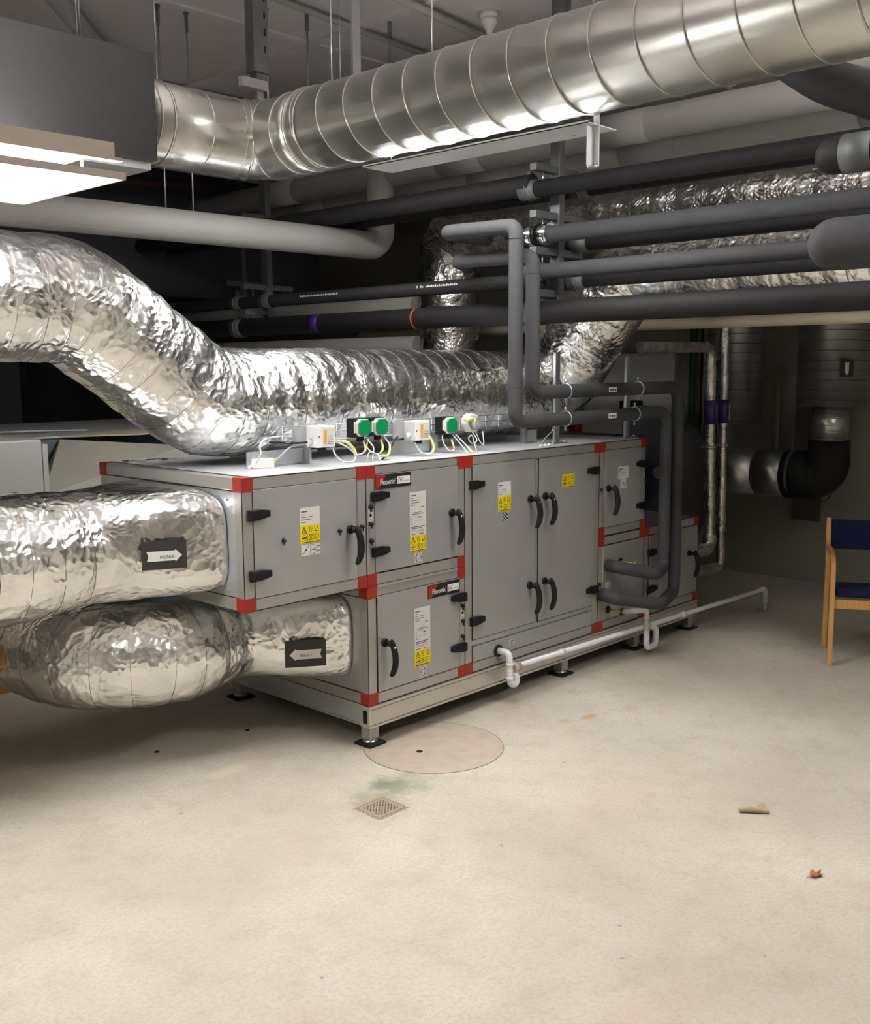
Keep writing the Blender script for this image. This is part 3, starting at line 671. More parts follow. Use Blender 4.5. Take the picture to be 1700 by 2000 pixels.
# ================================================================== AIR HANDLING UNIT
D = 1.05; Z0, ZM, Z1 = .19, .719, 1.238
FR = .054
def sticker(mb, x0, x1, zt, zb, kind, y=-.0035):
    yy = y
    if kind in ('short', 'long', 'white'):
        hy = 0 if kind == 'white' else .075
        mb.use(MT['paper']).box(x0, x1, yy, yy+.001, zb+hy, zt); mb.use(MT['ink'])
        z = zt-.018
        W = x1-x0; rows = [(.05, .38, .005), (.05, .22, .003), (.05, .62, .0025), (.05, .58, .0025), (.05, .32, .003), (.68, .88, .003)]
        for a, b, h in rows:
            if z > zb+hy+.004: mb.box(x0+W*a, x0+W*b, yy-.0004, yy, z, z+h); z -= .0105
        if kind == 'long':
            z -= .012
            mb.box(x0+W*.2, x0+W*.7, yy-.0004, yy, z, z+.002); z -= .007; mb.box(x0+W*.1, x0+W*.85, yy-.0004, yy, z, z+.003); z -= .008
            mb.box(x0+W*.1, x0+W*.12, yy-.0004, yy, z-.03, z); mb.box(x0+W*.1, x0+W*.6, yy-.0004, yy, z-.001, z); mb.box(x0+W*.3, x0+W*.8, yy-.0004, yy, z-.022, z-.021); mb.box(x0+W*.55, x0+W*.7, yy-.0004, yy, z-.01, z-.004)
            mb.box(x0+W*.08, x0+W*.3, yy-.0004, yy, z-.036, z-.034); z -= .05
            mb.box(x0+W*.08, x0+W*.9, yy-.0004, yy, z, z+.0035); z -= .007; mb.box(x0+W*.08, x0+W*.75, yy-.0004, yy, z, z+.0035); z -= .008
            for q in range(2): mb.box(x0+W*.08, x0+W*.85, yy-.0004, yy, z, z+.0012); z -= .006
            z -= .006; mb.box(x0+W*.08, x0+W*.36, yy-.0004, yy, z, z+.003); mb.box(x0+W*.55, x0+W*.85, yy-.0004, yy, z, z+.003)
    if kind in ('short', 'long', 'yellow'):
        W = x1-x0; zy = zb+.075 if kind != 'yellow' else zt; mb.use(MT['yellow']).box(x0, x1, yy-.0002, yy+.001, zb, zy); mb.use(MT['darkink'])
        def P(pts, w=.0016):   # stroke
            for i in range(len(pts)-1):
                a = Vector((x0+W*pts[i][0], 0, zb+(zy-zb)*pts[i][1])); b = Vector((x0+W*pts[i+1][0], 0, zb+(zy-zb)*pts[i+1][1])); t = (b-a)
                if t.length < 1e-6: continue
                t.normalize(); q = Vector((-t.z, 0, t.x))*w/2
                mb.prism([(v.x, yy-.0007, v.z) for v in (a-q, b-q, b+q, a+q)], (0, .0004, 0))
        P([(.07, .56), (.19, .90), (.31, .56), (.07, .56)], .0028); P([(.19, .62), (.19, .78)], .0028)
        P([(.42, .86), (.44, .68), (.50, .58), (.57, .66), (.59, .84)]); P([(.47, .70), (.47, .92)]); P([(.52, .70), (.53, .93)])
        P([(.78, .90), (.72, .86), (.72, .76), (.78, .72)]); P([(.94, .90), (.86, .86), (.86, .76), (.94, .72)]); P([(.86, .81), (.92, .81)]); P([(.72, .62), (.94, .64)], .003)
        P([(.10, .40), (.19, .47), (.29, .40)]); P([(.07, .30), (.31, .32)], .005); P([(.09, .16), (.29, .18)]); P([(.36, .48), (.36, .14)])
        P([(.44, .46), (.60, .46), (.44, .18), (.60, .18), (.44, .46)], .002); P([(.66, .20), (.66, .42), (.92, .46), (.92, .24), (.66, .20)], .0015); P([(.76, .22), (.76, .42)])
        P([(.05, .06), (.95, .07)], .003)
def pict(mb, x0, x1, z0, z1, kind, y=-.0035):
    mb.use(MT['paper']).box(x0, x1, y, y+.001, z0, z1); mb.use(MT['darkink'])
    def P(pts, w=.0018):
        for i in range(len(pts)-1):
            a = Vector((x0+(x1-x0)*pts[i][0], 0, z0+(z1-z0)*pts[i][1])); b = Vector((x0+(x1-x0)*pts[i+1][0], 0, z0+(z1-z0)*pts[i+1][1])); t = (b-a).normalized(); q = Vector((-t.z, 0, t.x))*w/2
            mb.prism([(v.x, y-.0006, v.z) for v in (a-q, b-q, b+q, a+q)], (0, .0005, 0))
    if kind == 'damper': P([(.15, .1), (.85, .9)]); P([(.42, .42), (.58, .58)], .005)
    if kind == 'filter': P([(.05, .95), (.95, .75), (.05, .5), (.95, .32), (.05, .05)])
    if kind == 'w': P([(.0, 1), (.4, .1), (.5, .8), (.7, .1), (1, .9)])
    if kind in ('fanr', 'fanl'):
        P([(.5+.42*math.cos(a*PI/12), .5+.45*math.sin(a*PI/12)) for a in range(25)])
        s = 1 if kind == 'fanr' else -1
        P([(.5-s*.25, .18), (.5-s*.25, .82), (.5+s*.38, .5), (.5-s*.25, .18)])
    if kind == 'cross':
        for i in range(4):
            for j in range(5):
                if (i+j) % 2 == 0: mb.box(x0+(x1-x0)*i/4, x0+(x1-x0)*(i+1)/4, y-.0006, y, z0+(z1-z0)*j/5, z0+(z1-z0)*(j+1)/5)
def handle(door, x, z, keyed=False):
    mb = MB(); mb.use(MT['black'])
    mb.tube([(x, -.002, z), (x, -.012, z), (x, -.014, z)], [.019, .019, .016], 20)
    mb.tube([(x, -.012, z), (x, -.032, z), (x, -.050, z)], [.011, .011, .014], 16)
    xs = [(x-.002, -.050, z+.012), (x, -.054, z), (x+.004, -.058, z-.020), (x+.008, -.061, z-.045), (x+.010, -.062, z-.075), (x+.006, -.060, z-.105), (x-.002, -.056, z-.128), (x-.006, -.054, z-.134)]
    mb.tube(smooth_curve(xs, 5), [.008+.0065*math.sin(PI*min(1, (i+6)/46)) for i in range(36)], 14, True, 2)
    if keyed: mb.use(MT['chrome']).tube([(x+.001, -.064, z-.012), (x+.001, -.0705, z-.012)], .0055, 12)
    return mb.build('handle', MT['black'], door)
def hinge(door, xw, z, d):  # xw wide end, d=+1 tapers right
    mb = MB(); pts = [(xw, z-.022), (xw+d*.045, z-.020), (xw+d*.096, z-.010), (xw+d*.096, z+.014), (xw+d*.055, z+.020), (xw, z+.020)]
    mb.xz(pts if d > 0 else pts[::-1], -.020, -.001); mb.box(min(xw, xw+d*.026), max(xw, xw+d*.026), -.0225, -.0195, z-.018, z+.017)
    mb.build('hinge', MT['black'], door, .002)
def port(par, x, z, r=.009):
    mb = MB(); mb.tube([(x, 0, z), (x, -.006, z), (x, -.016, z-.002)], [r, r, r*.55], 14); mb.tube([(x, -.008, z-.004), (x-.002, -.012, z-.020)], [.0035, .002], 8); mb.build('test_port', MT['black'], par)
def door(mod, x0, x1, z0, z1):
    MB().box(x0-.0026, x1+.0026, -.0008, .01, z0-.0026, z1+.0026).build('gasket', MT['gasket'], mod)
    return MB().box(x0, x1, -.0026, .02, z0, z1).build('door', MT['panel'], mod, .0012)
def module(x0, x1, z0, z1, label, corners=8, side_left=True):
    t = thing('air_handling_module', label, 'ventilation unit', ((x0+x1)/2, D/2, z0), 'sections of the air handling unit')
    e = .0008
    MB().box(x0+.004, x1-.004, .004, D-.004, z0+.004, z1-.004).build('casing', MT['side'], t)
    mb = MB(); f = FR-.004
    for (a, b) in ((x0+e, x0+f), (x1-f, x1-e)):
        for (c, d) in ((0, f), (D-f, D)): mb.box(a, b, c, d, z0, z1)
    for (c, d) in ((z0+e, z0+f), (z1-f, z1-e)):
        for (p, q) in ((0, f), (D-f, D)): mb.box(x0+e, x1-e, p, q, c, d)
        for (a, b) in ((x0+e, x0+f), (x1-f, x1-e)): mb.box(a, b, f, D-f, c, d)
    mb.build('frame_profile', MT['alu'], t, .004)
    # dark joints along the frame
    mb = MB(); g = .0008
    for z in (z0, z1-.003): mb.box(x0+FR, x1-FR, -g, .003, z, z+.003)
    for x in (x0, x1-.003): mb.box(x, x+.003, .0006, .003, z0+FR, z1-FR)
    for z in (z0+f, z1-f-.003):
        mb.box(x0+f, x1-f, -g*.8, .003, z, z+.003)
        mb.box(x0+.0015, x0+.006, f, D-f, z, z+.003)
    mb.build('joint_seal', MT['gasket'], t)
    for x in (x0, x1-FR):
        for z in (z0, z1-FR):
            for y in (0, D-FR):
                if (x, z, y) and corners:
                    o = MB().box(x+.0005, x+FR-.0005, y-.002 if y == 0 else y, y+FR if y == 0 else D+.002, z+.0005, z+FR-.0005)
                    xx = x-.0015 if x == x0 else x+FR-.012
                    o.box(xx, xx+.0135, y-.0013 if y == 0 else y+.001, y+FR-.001 if y == 0 else D+.0013, z+.001, z+FR-.001)
                    zz = z+FR-.012 if z > z0+.01 else z-.0015
                    o.box(x+.001, x+FR-.001, y-.0007 if y == 0 else y+.002, y+FR-.002 if y == 0 else D+.0007, zz, zz+.0135)
                    o.build('corner_piece', MT['red'], t)
    return t
# A upper left
A = module(-.636, -.0003, ZM+.001, Z1, 'upper left unit section with damper and filter pictograms on its door')
dr = door(A, -.585, -.055, .769, 1.190); hinge(dr, -.612, 1.095, 1); hinge(dr, -.612, .860, 1); handle(dr, -.096, .982)
mb = MB(); sticker(mb, -.360, -.258, 1.097, .952, 'short'); pict(mb, -.357, -.312, .903, .948, 'damper'); pict(mb, -.306, -.261, .903, .947, 'filter'); mb.build('label_sticker', None, dr)
port(dr, -.445, .980); port(dr, -.154, .983); port(A, -.027, .986)
mb = MB()
for y in (.10, .30, .75, .95):
    for z in (.80, 1.15): mb.tube([(-.634, y, z), (-.640, y, z)], .005, 8)
mb.build('rivet', MT['steel'], A)
# B upper mid
B = module(.0003, .6250, ZM+.001, Z1, 'upper unit section with the red and black name plate and right-pointing fan pictogram')
dr = door(B, .050, .575, .776, 1.198); hinge(dr, .027, 1.107, 1); hinge(dr, .027, .868, 1); handle(dr, .530, .985, True)
def plate(mb, x0, z0):
    x1, z1 = x0+.213, z0+.0605
    mb.use(MT['darkink']).box(x0, x1, -.006, -.0025, z0, z1)
    mb.use(MT['red']).xz([(x0+.001, z0+.001), (x0+.020, z0+.001), (x0+.062, z1-.001), (x0+.001, z1-.001)], -.0066, -.0058)
    mb.use(MT['white']).text('Flexomix', (x0+.026, -.0066, z0+.017), (1, 0, 0), (0, 0, 1), .024, .088, True, .0006)
    mb.tube([(x0+.118, -.006, z0+.038), (x0+.118, -.0070, z0+.038)], .0018, 10)
    mb.use(MT['white']).box(x0+.129, x0+.206, -.0072, -.006, z0+.014, z0+.046)
    mb.use(MT['red']).text('V', (x0+.140, -.0073, z0+.018), (1, 0, 0), (0, 0, 1), .024, .022, False, .0003)
    mb.use(MT['darkink']).text('I', (x0+.134, -.0073, z0+.018), (1, 0, 0), (0, 0, 1), .018, .004, False, .0003)
    mb.text('PRODUKT', (x0+.163, -.0073, z0+.020), (1, 0, 0), (0, 0, 1), .007, .038, False, .0003)
mb = MB(); plate(mb, .052, 1.135); mb.build('name_plate', None, dr)
mb = MB(); sticker(mb, .259, .361, 1.103, .834, 'long'); pict(mb, .287, .332, .784, .829, 'fanr'); mb.build('label_sticker', None, dr)
for z in (1.063, .991, .918): port(B, .024, z, .011)
def flow_tag(par, x, z):
    mb = MB(); mb.use(MT['paper']).box(x-.013, x+.013, -.002, -.0005, z-.028, z+.028); mb.use(MT['darkink'])
    mb.box(x-.003, x+.003, -.0026, -.002, z+.014, z+.022); mb.box(x-.002, x+.002, -.0026, -.002, z-.022, z-.016)
    mb.xz([(x-.010, z), (x, z-.008), (x+.010, z), (x, z+.008)], -.0026, -.002); mb.build('flow_label', None, par)
flow_tag(B, .024, 1.028)
# C lower left
Cc = module(0.0, .6250, Z0, ZM-.001, 'lower unit section that carries the exhaust duct, with left-pointing fan pictogram')
dr = door(Cc, .056, .585, .243, .671); hinge(dr, .620, .578, -1); hinge(dr, .620, .336, -1); handle(dr, .094, .459, True)
mb = MB(); plate(mb, .369, .606); mb.build('name_plate', None, dr)
mb = MB(); sticker(mb, .281, .383, .575, .305, 'long'); pict(mb, .310, .356, .253, .299, 'fanl'); mb.build('label_sticker', None, dr)
for z in (.533, .459, .387): port(Cc, .606, z, .009)
flow_tag(Cc, .606, .500)
MB().box(.055, .57, -.006, .0, ZM-.008, ZM+.002).build('joint_strip', MT['rail'], Cc)
# D tall
Dm = module(.6256, 1.7233, Z0, Z1, 'tall wide unit section with two full-height doors and four handles')
d1 = door(Dm, .679, 1.158, .352, 1.192); hinge(d1, .654, 1.10, 1); hinge(d1, .657, .445, 1); handle(d1, 1.112, .992, True); handle(d1, 1.112, .552)
mb = MB(); sticker(mb, .864, .961, 1.095, .952, 'short'); pict(mb, .894, .938, .904, .946, 'cross'); mb.build('label_sticker', None, d1)
d2 = door(Dm, 1.187, 1.668, .350, 1.190); hinge(d2, 1.700, 1.092, -1); hinge(d2, 1.704, .437, -1); handle(d2, 1.234, .994, True); handle(d2, 1.235, .554)
mb = MB(); sticker(mb, 1.383, 1.488, 1.092, 1.021, 'yellow'); mb.build('label_sticker', None, d2)
mb = MB(); mb.box(.680, 1.669, -.0022, .01, .243, .318); mb.build('drain_panel', MT['panel'], Dm, .001)
MB().box(.677, 1.672, -.0012, .01, .240, .3215).build('panel_gasket', MT['ink'], Dm)
mb = MB(); mb.use(MT['paper']).box(.952, .995, -.0035, -.002, .268, .298); mb.use(MT['ink'])
for z in (.290, .284, .274): mb.box(.956, .990, -.004, -.0034, z, z+.003)
mb.build('drain_label', None, Dm)
# E upper right
Em = module(1.7239, 2.187, ZM+.001, Z1, 'upper right unit section, narrow, with one handle and a zigzag pictogram')
dr = door(Em, 1.770, 2.135, .768, 1.192); hinge(dr, 2.182, 1.094, -1); hinge(dr, 2.184, .854, -1); handle(dr, 1.803, .982)
mb = MB(); sticker(mb, 1.902, 2.003, 1.095, 1.024, 'white'); pict(mb, 1.925, 1.985, .970, 1.02, 'w'); mb.build('label_sticker', None, dr)
port(Em, 1.735, .982, .008); port(Em, 2.178, 1.0, .006)
# F lower right (coil)
Fm = module(1.7239, 2.187, Z0, ZM-.001, 'lower right unit section with the coil stubs and two brass pipes')
MB().box(1.768, 2.140, -.003, .02, .243, .664).build('coil_panel', MT['panel'], Fm, .001)
for x, z in ((1.936, .556), (1.822, .300)):
    MB().tube([(x, -.002, z), (x, -.007, z)], .021, 20).build('grommet', MT['black'], Fm)
    MB().tube([(x, -.002, z), (x, -.085, z)], .0065, 12).build('brass_stub', MT['brass'], Fm)
mb = MB(); mb.use(MT['paper']).box(1.795, 1.845, -.0045, -.003, .427, .457); mb.use(MT['ink']).text('OUT', (1.800, -.0046, .434), (1, 0, 0), (0, 0, 1), .015, .038, True, .0004)
mb.use(MT['paper']).box(1.900, 1.945, -.0045, -.003, .500, .530); mb.use(MT['ink']).text('IN', (1.912, -.0046, .507), (1, 0, 0), (0, 0, 1), .015, .020, True, .0004); mb.build('port_label', None, Fm)
mb = MB(); sticker(mb, 2.015, 2.095, .535, .465, 'white'); mb.build('label_sticker', None, Fm)
mb = MB(); sticker(mb, 2.00, 2.035, .262, .232, 'white'); mb.build('drain_label', None, Fm)
port(Fm, 1.735, .459, .008)
# G lower far right
Gm = module(2.1876, 2.8137, Z0, ZM-.001, 'farthest low unit section beyond the hanging grey coil pipes')
dr = door(Gm, 2.245, 2.760, .243, .664); hinge(dr, 2.225, .565, 1); hinge(dr, 2.225, .345, 1); handle(dr, 2.70, .50)
# top sheets
ts = thing('roof_sheet', 'thin bright metal sheet covering the top of the unit', 'sheet', (.77, D/2, Z1+.0005))
MB().box(-.58, 2.135, .003, D-.003, Z1+.0005, Z1+.0025).build('sheet', MT['roof'], ts)
# base frame
bf = thing('base_frame', 'low aluminium base rail frame on rubber feet under the unit', 'base frame', (1.4, D/2, 0))
def rail_profile(y, s):
    mb = MB(); zb, zt = .092, .1885
    mb.use(MT['rail']); mb.box(-.005, 2.82, y, y+s*.045, zb+.012, zt-.016) if s > 0 else mb.box(-.005, 2.82, y+s*.045, y, zb+.012, zt-.016)
    ya, yb = sorted((y-s*.006, y+s*.05)); mb.box(-.008, 2.823, ya, yb, zb, zb+.010); mb.box(-.008, 2.823, ya, yb, zt-.012, zt)
    yc, yd = sorted((y+s*.004, y+s*.04)); mb.box(-.004, 2.819, yc, yd, zb, zt)
    mb.use(MT['hole']).box(-.0065, -.004, min(y+s*.012, y+s*.04), max(y+s*.012, y+s*.04), zb+.018, zt-.02)
    mb.build('rail', None, bf, .0015)
rail_profile(-.004, 1); rail_profile(D+.004, -1)
MB().box(.003, .03, .05, D-.05, .095, .187).box(-.004, .0035, .05, D-.05, .095, .101).build('cross_rail', MT['side'], bf, .001)
for a in (2.79, 1.70): MB().box(a, a+.025, .05, D-.05, .095, .187).build('cross_rail', MT['side'], bf, .001)
for x in (.045, 1.45, 2.16, 2.78):
    for y in (.045, D-.045):
        f = thing('machine_foot', 'x', 'foot', (x, y, 0), 'feet under the unit')
        zt = .092
        MB().box(x-.028, x+.028, y-.028, y+.028, .028, zt).build('leg', MT['alu'], f, .002)
        MB().tube([(x, y, .014), (x, y, .022), (x, y, .032)], [.036, .034, .014], 24).build('levelling_disc', MT['steel'], f)
        mb = MB(); mb.box(x-.052, x+.052, y-.052, y+.052, 0, .014); mb.build('rubber_pad', MT['rubber'], f, .006)
        f['label'] = ('front' if y < .5 else 'rear')+' adjustable foot on a rubber pad, '+{.045: 'at the near left corner of the unit', 1.45: 'under the middle of the tall two-door section', 2.16: 'behind the second white drain trap', 2.78: 'at the far right end of the unit'}[x]

# ================================================================== DRAINS
dp = thing('drain_trap', 'white plastic drain trap below the tall double-door section', 'pipe', (.86, -.08, .09))
MB().tube([(.865, -.002, .262), (.865, -.010, .262)], .030, 24).build('grommet', MT['black'], dp)
MB().tube(fillet([(.865, -.004, .262), (.865, -.075, .262), (.867, -.080, .105), (.915, -.080, .095), (.918, -.080, .135), (.918, -.055, .150)], [.022, .026, .024, .015], 6), .0165, 20).build('trap_pipe', MT['pvc'], dp)
for z in (.215, .145): MB().tube([(.866, -.078, z), (.866, -.078, z-.018)], .0185, 20).build('socket', MT['pvc'], dp)
dh = thing('tape_wrap', 'clear and orange tape wrapped where the drain trap joins the long pipe', 'tape', (.95, -.06, .18))
MB().tube([(.905, -.062, .176), (.955, -.062, .178)], [.026, .024], 16).build('wrap', MT['clear'], dh)
MB().tube([(.915, -.062, .1765), (.94, -.062, .1775)], .021, 16).build('orange_band', mat('orange_tape', srgb(224, 150, 112), .5), dh)
lp = thing('drain_pipe', 'long white drain pipe running along the base rail to the far end', 'pipe', (2, -.06, .17))
MB().tube(fillet([(.94, -.062, .178), (2.2, -.085, .165), (3.55, -.105, .150), (3.56, -.105, .0)], [.5, .03], 6), .0135, 18).build('pipe', MT['pvc'], lp)
for x, z in ((1.30, .174), (2.50, .161)): MB().tube([(x-.022, -.068 if x < 2 else -.09, z), (x+.022, -.068 if x < 2 else -.09, z)], .0175, 18).build('socket', MT['pvc'], lp)
MB().tube([(1.32, -.0685, .176), (1.32, -.085, .190)], .006, 10).build('tee_stub', MT['pvc'], lp)
MB().tube(fillet([(3.50, -.104, .151), (3.55, -.105, .150), (3.56, -.105, .06)], .025, 6), .0185, 18).build('elbow_socket', MT['pvc'], lp)
MB().tube([(3.47, -.104, .15), (3.47, -.104, 0)], .003, 6).build('support_pin', MT['steel'], lp)
dp2 = thing('drain_trap', 'white plastic U-shaped drain trap at the coil section, with a yellowed pipe piece', 'pipe', (2.05, -.1, .06))
MB().tube([(1.962, -.0035, .262), (1.962, -.012, .262)], .020, 20).build('grommet', MT['black'], dp2)
MB().tube(fillet([(1.962, -.004, .262), (1.975, -.10, .280), (2.045, -.115, .275), (2.05, -.115, .222)], [.02, .02], 6), .0155, 20).build('trap_pipe', MT['pvc'], dp2)
MB().tube([(2.05, -.115, .225), (2.05, -.115, .145)], .0135, 20).build('yellowed_pipe', MT['cream'], dp2)
MB().tube(fillet([(2.05, -.115, .155), (2.05, -.115, .050), (2.15, -.115, .050), (2.15, -.115, .145), (2.12, -.095, .165)], [.03, .03, .02], 6), .0165, 20).build('trap_bend', MT['pvc'], dp2)

# ================================================================== ITEMS ON THE UNIT TOP
for i, (x, w_) in enumerate(((-.10, .30), (.69, .28), (1.50, .10))):
    t = thing('duct_saddle', ['galvanised duct saddle under the white box with yellow label', 'galvanised duct saddle under the second white control box', 'galvanised duct saddle near the zinc channel stand'][i], 'bracket', (x, .5, Z1+.0025), 'saddles under the top duct')
    mb = MB(); mb.box(x-.02, x+.022, .285, .80, Z1+.0025, Z1+.038); mb.build('saddle', MT['side'], t, .001)
    MB().box(x-w_, x+.022, .275, .285, Z1+.010, Z1+.070).build('cheek_plate', MT['side'], t)
# wire tray along the duct
wt = thing('wire_tray', 'thin galvanised wire cable tray along the front of the foil duct', 'cable tray', (.5, .23, 1.36))
mb = MB()
for z in (1.345, 1.375, 1.405): mb.tube([(-.26, .235, z), (1.42, .235, z)], .0022, 6)
for y in (.20, .235): mb.tube([(-.26, y, 1.342), (1.42, y, 1.342)], .0022, 6)
mb.build('long_wires', MT['steel'], wt)
mb = MB(); x = -.25
while x < 1.42: mb.tube([(x, .20, 1.342), (x, .235, 1.342), (x, .235, 1.41)], .002, 6); x += .10
mb.build('cross_wires', MT['steel'], wt)
for x in (-.1, .69, 1.38): MB().box(x-.006, x+.006, .236, .27, 1.241, 1.41).build('tray_leg', MT['steel'], wt)
def wbox(x0, x1, z0, z1, label):
    t = thing('control_box', label, 'control box', ((x0+x1)/2, .16, z0))
    MB().box(x0+.028, x1, .125, .200, z0, z1).build('body', MT['white'], t, .004)
    MB().box(x0-.045, x0+.03, .198, .202, z0+.01, z1-.004).build('mounting_plate', MT['side'], t)
    MB().tube([(x0+.028, .165, z0+.025), (x0+.005, .165, z0+.023)], [.012, .010], 12).build('cable_gland', MT['white'], t)
    mb = MB(); W = x1-x0-.028; a = x0+.028
    mb.use(MT['paper']).box(a+W*.30, a+W*.92, .1235, .1252, z0+.008, z1-.008); mb.use(MT['orange']).box(a+W*.36, a+W*.50, .1225, .1236, z0+.015, z1-.018); mb.use(MT['ink'])
    for k in range(5): mb.box(a+W*.58, a+W*.85, .1228, .1236, z0+.014+.008*k, z0+.016+.008*k)
    mb.box(a+.006, a+.010, .1228, .1252, (z0+z1)/2-.004, (z0+z1)/2+.004)
    mb.build('rating_label', None, t)
    MB().box(a+W*.35, a+W*.60, .14, .17, z0-.016, z0).build('cable_plug', MT['black'], t, .002)
    return t
wbox(-.180, -.055, 1.318, 1.408, 'white control box with yellow strip label, left one on the wire tray')
wbox(.400, .525, 1.315, 1.405, 'white control box with yellow strip label, between the green devices')
def green(x, zc, label):
    t = thing('actuator', label, 'actuator', (x, .17, zc-.04), 'green-capped actuators')
    o = [(-.030, -.018), (-.018, -.030), (.018, -.030), (.030, -.018), (.030, .018), (.018, .030), (-.018, .030), (-.030, .018)]
    k = 1.15
    MB().box(x-.048, x+.035, .165, .215, zc-.042, zc+.042).build('body', MT['black'], t, .004)
    MB().xz([(x+a*k*1.08, zc+b*k*1.08) for a, b in o], .150, .166).build('cap_rim', MT['white'], t)
    MB().xz([(x+a*k, zc+b*k) for a, b in o], .142, .151).build('green_cap', MT['green'], t, .003)
    MB().box(x-.047, x-.030, .1635, .1655, zc-.022, zc+.026).build('side_label', MT['paper'], t)
    MB().box(x-.012, x+.012, .165, .19, zc-.060, zc-.040).build('connector', MT['black'], t, .002)
    return t
green(.135, 1.388, 'green-capped actuator, left one of the close pair')
green(.240, 1.388, 'green-capped actuator, right one of the close pair')
green(.700, 1.372, 'green-capped actuator standing alone beside the round clear gauge')
gg = thing('pressure_switch', 'round clear plastic pressure switch at the right of the green devices', 'pressure switch', (.88, .17, 1.34))
MB().tube([(.880, .21, 1.375), (.880, .165, 1.375)], .046, 32).build('body', MT['white'], gg)
MB().tube([(.880, .165, 1.375), (.880, .150, 1.375), (.880, .135, 1.375)], [.036, .034, .026], 32).build('clear_cover', MT['clear'], gg)
MB().tube([(.880, .165, 1.375), (.880, .140, 1.375)], .014, 20).build('dial', MT['white'], gg)
MB().tube([(.80, .155, 1.392), (.855, .150, 1.396)], .009, 12).build('yellow_plug', MT['yelcable'], gg)
def cable(pts, label, m='greycable', r=.0036, sleeve=None, group=None):
    t = thing('cable', label, 'cable', pts[0], group)
    cv = smooth_curve(pts, 8); MB().tube(cv, r, 8).build('sheath', MT[m], t)
    if sleeve:
        a, b = int(len(cv)*sleeve[0]), int(len(cv)*sleeve[1]); MB().tube(cv[a:b], r*1.5, 8).build('yellow_sleeve', MT['yelcable'], t)
ZT = Z1+.006
cable([(-.05, .17, 1.335), (.00, .12, 1.335), (.035, .10, 1.29), (.015, .09, 1.255), (-.035, .10, 1.255), (-.065, .12, 1.29), (-.05, .15, 1.335)], 'large hanging cable loop with yellow sleeve right of the left control box', r=.0042, sleeve=(.14, .42))
cable([(.145, .17, 1.335), (.13, .14, 1.29), (.08, .14, 1.275), (.04, .16, 1.31), (-.02, .2, 1.345)], 'cable with yellow sleeve sagging below the left green device', sleeve=(.08, .35))
cable([(.17, .17, 1.335), (.17, .13, 1.30), (.135, .10, 1.26), (.125, .08, ZT)], 'thin grey cable from left green device down to the roof sheet', r=.003)
cable([(.10, .10, ZT), (.11, .10, 1.275), (.135, .11, 1.285), (.165, .10, 1.27), (.165, .08, ZT)], 'small grey cable arch standing on the sheet below the green pair', r=.003)
cable([(.25, .17, 1.335), (.235, .14, 1.29), (.19, .13, 1.27), (.15, .15, 1.30), (.20, .19, 1.34)], 'cable with yellow sleeve below the right green device, inner loop', sleeve=(.05, .4))
cable([(.275, .17, 1.34), (.28, .14, 1.30), (.245, .12, 1.262), (.19, .12, 1.265)], 'cable with yellow sleeve below the right green device, outer loop', sleeve=(.3, .95))
cable([(.36, .17, 1.335), (.32, .15, 1.325), (.27, .14, 1.27), (.21, .12, ZT)], 'black cable curving down from the second control box', 'black', .0038)
cable([(.45, .15, 1.305), (.455, .12, 1.265), (.50, .11, 1.25), (.545, .12, 1.275), (.545, .15, 1.33), (.52, .16, 1.35)], 'hanging cable loop with yellow sleeve under the second control box', r=.0042, sleeve=(.5, .85))
cable([(.665, .18, 1.335), (.645, .15, 1.29), (.665, .13, 1.255), (.695, .13, 1.262), (.70, .15, 1.305)], 'cable with yellow sleeve under the lone green device', r=.003, sleeve=(.75, 1))
cable([(.715, .16, 1.33), (.715, .10, 1.28), (.705, .05, ZT)], 'grey cable dropping from the lone green device to the sheet', r=.003)
cable([(.735, .16, 1.33), (.745, .10, 1.28), (.74, .05, ZT)], 'pale cable with yellow tip dropping to the sheet, right of the grey one', r=.0035, sleeve=(.6, 1))
cable([(.86, .16, 1.335), (.85, .12, 1.295), (.79, .10, 1.285), (.755, .09, 1.31), (.765, .08, 1.325), (.78, .08, 1.30), (.77, .05, ZT)], 'curled grey tube from round pressure switch to the sheet', r=.003)
cable([(.885, .16, 1.335), (.885, .13, 1.285), (.90, .12, 1.275), (.915, .14, 1.335)], 'short grey tube loop hanging under the round pressure switch', r=.003)
cable([(-.39, .235, 1.262), (-.375, .22, 1.30), (-.355, .25, 1.335), (-.30, .27, 1.36), (-.22, .26, 1.365)], 'white cable rising from the white junction box', r=.0036)
cable([(-.30, .26, 1.262), (-.265, .25, 1.275), (-.225, .22, 1.32), (-.19, .20, 1.33)], 'cable with a yellow sleeve from junction box to left control box', r=.0036, sleeve=(0, .35))
cable([(-.175, .165, 1.342), (-.22, .19, 1.34), (-.30, .26, 1.345)], 'short black cable leaving the left control box', 'black', .0045)
cable([(1.27, -.02, 1.33), (1.30, -.01, 1.32), (1.33, .02, 1.27), (1.335, .04, ZT)], 'white sensor cable from lower coil pipe to the sheet', r=.003)
cable([(1.265, -.03, 1.33), (1.268, .03, 1.28), (1.268, .05, ZT)], 'second white sensor cable, straight, beside the curved one', r=.002)
for k, x in enumerate((1.268, 1.30, 1.335)):
    tag(MB().tube([(x, .05, Z1+.003), (x, .05, Z1+.010), (x, .05, Z1+.016)], [.012, .009, .004], 12).build('cable_gland', MT['white']), ['left', 'middle', 'right'][k]+' small white cable gland on the sheet under the coil pipes', 'gland', 'cable glands on the roof sheet')
jb = thing('junction_box', 'small white junction box on the unit top at its left', 'junction box', (-.34, .27, Z1+.0025))
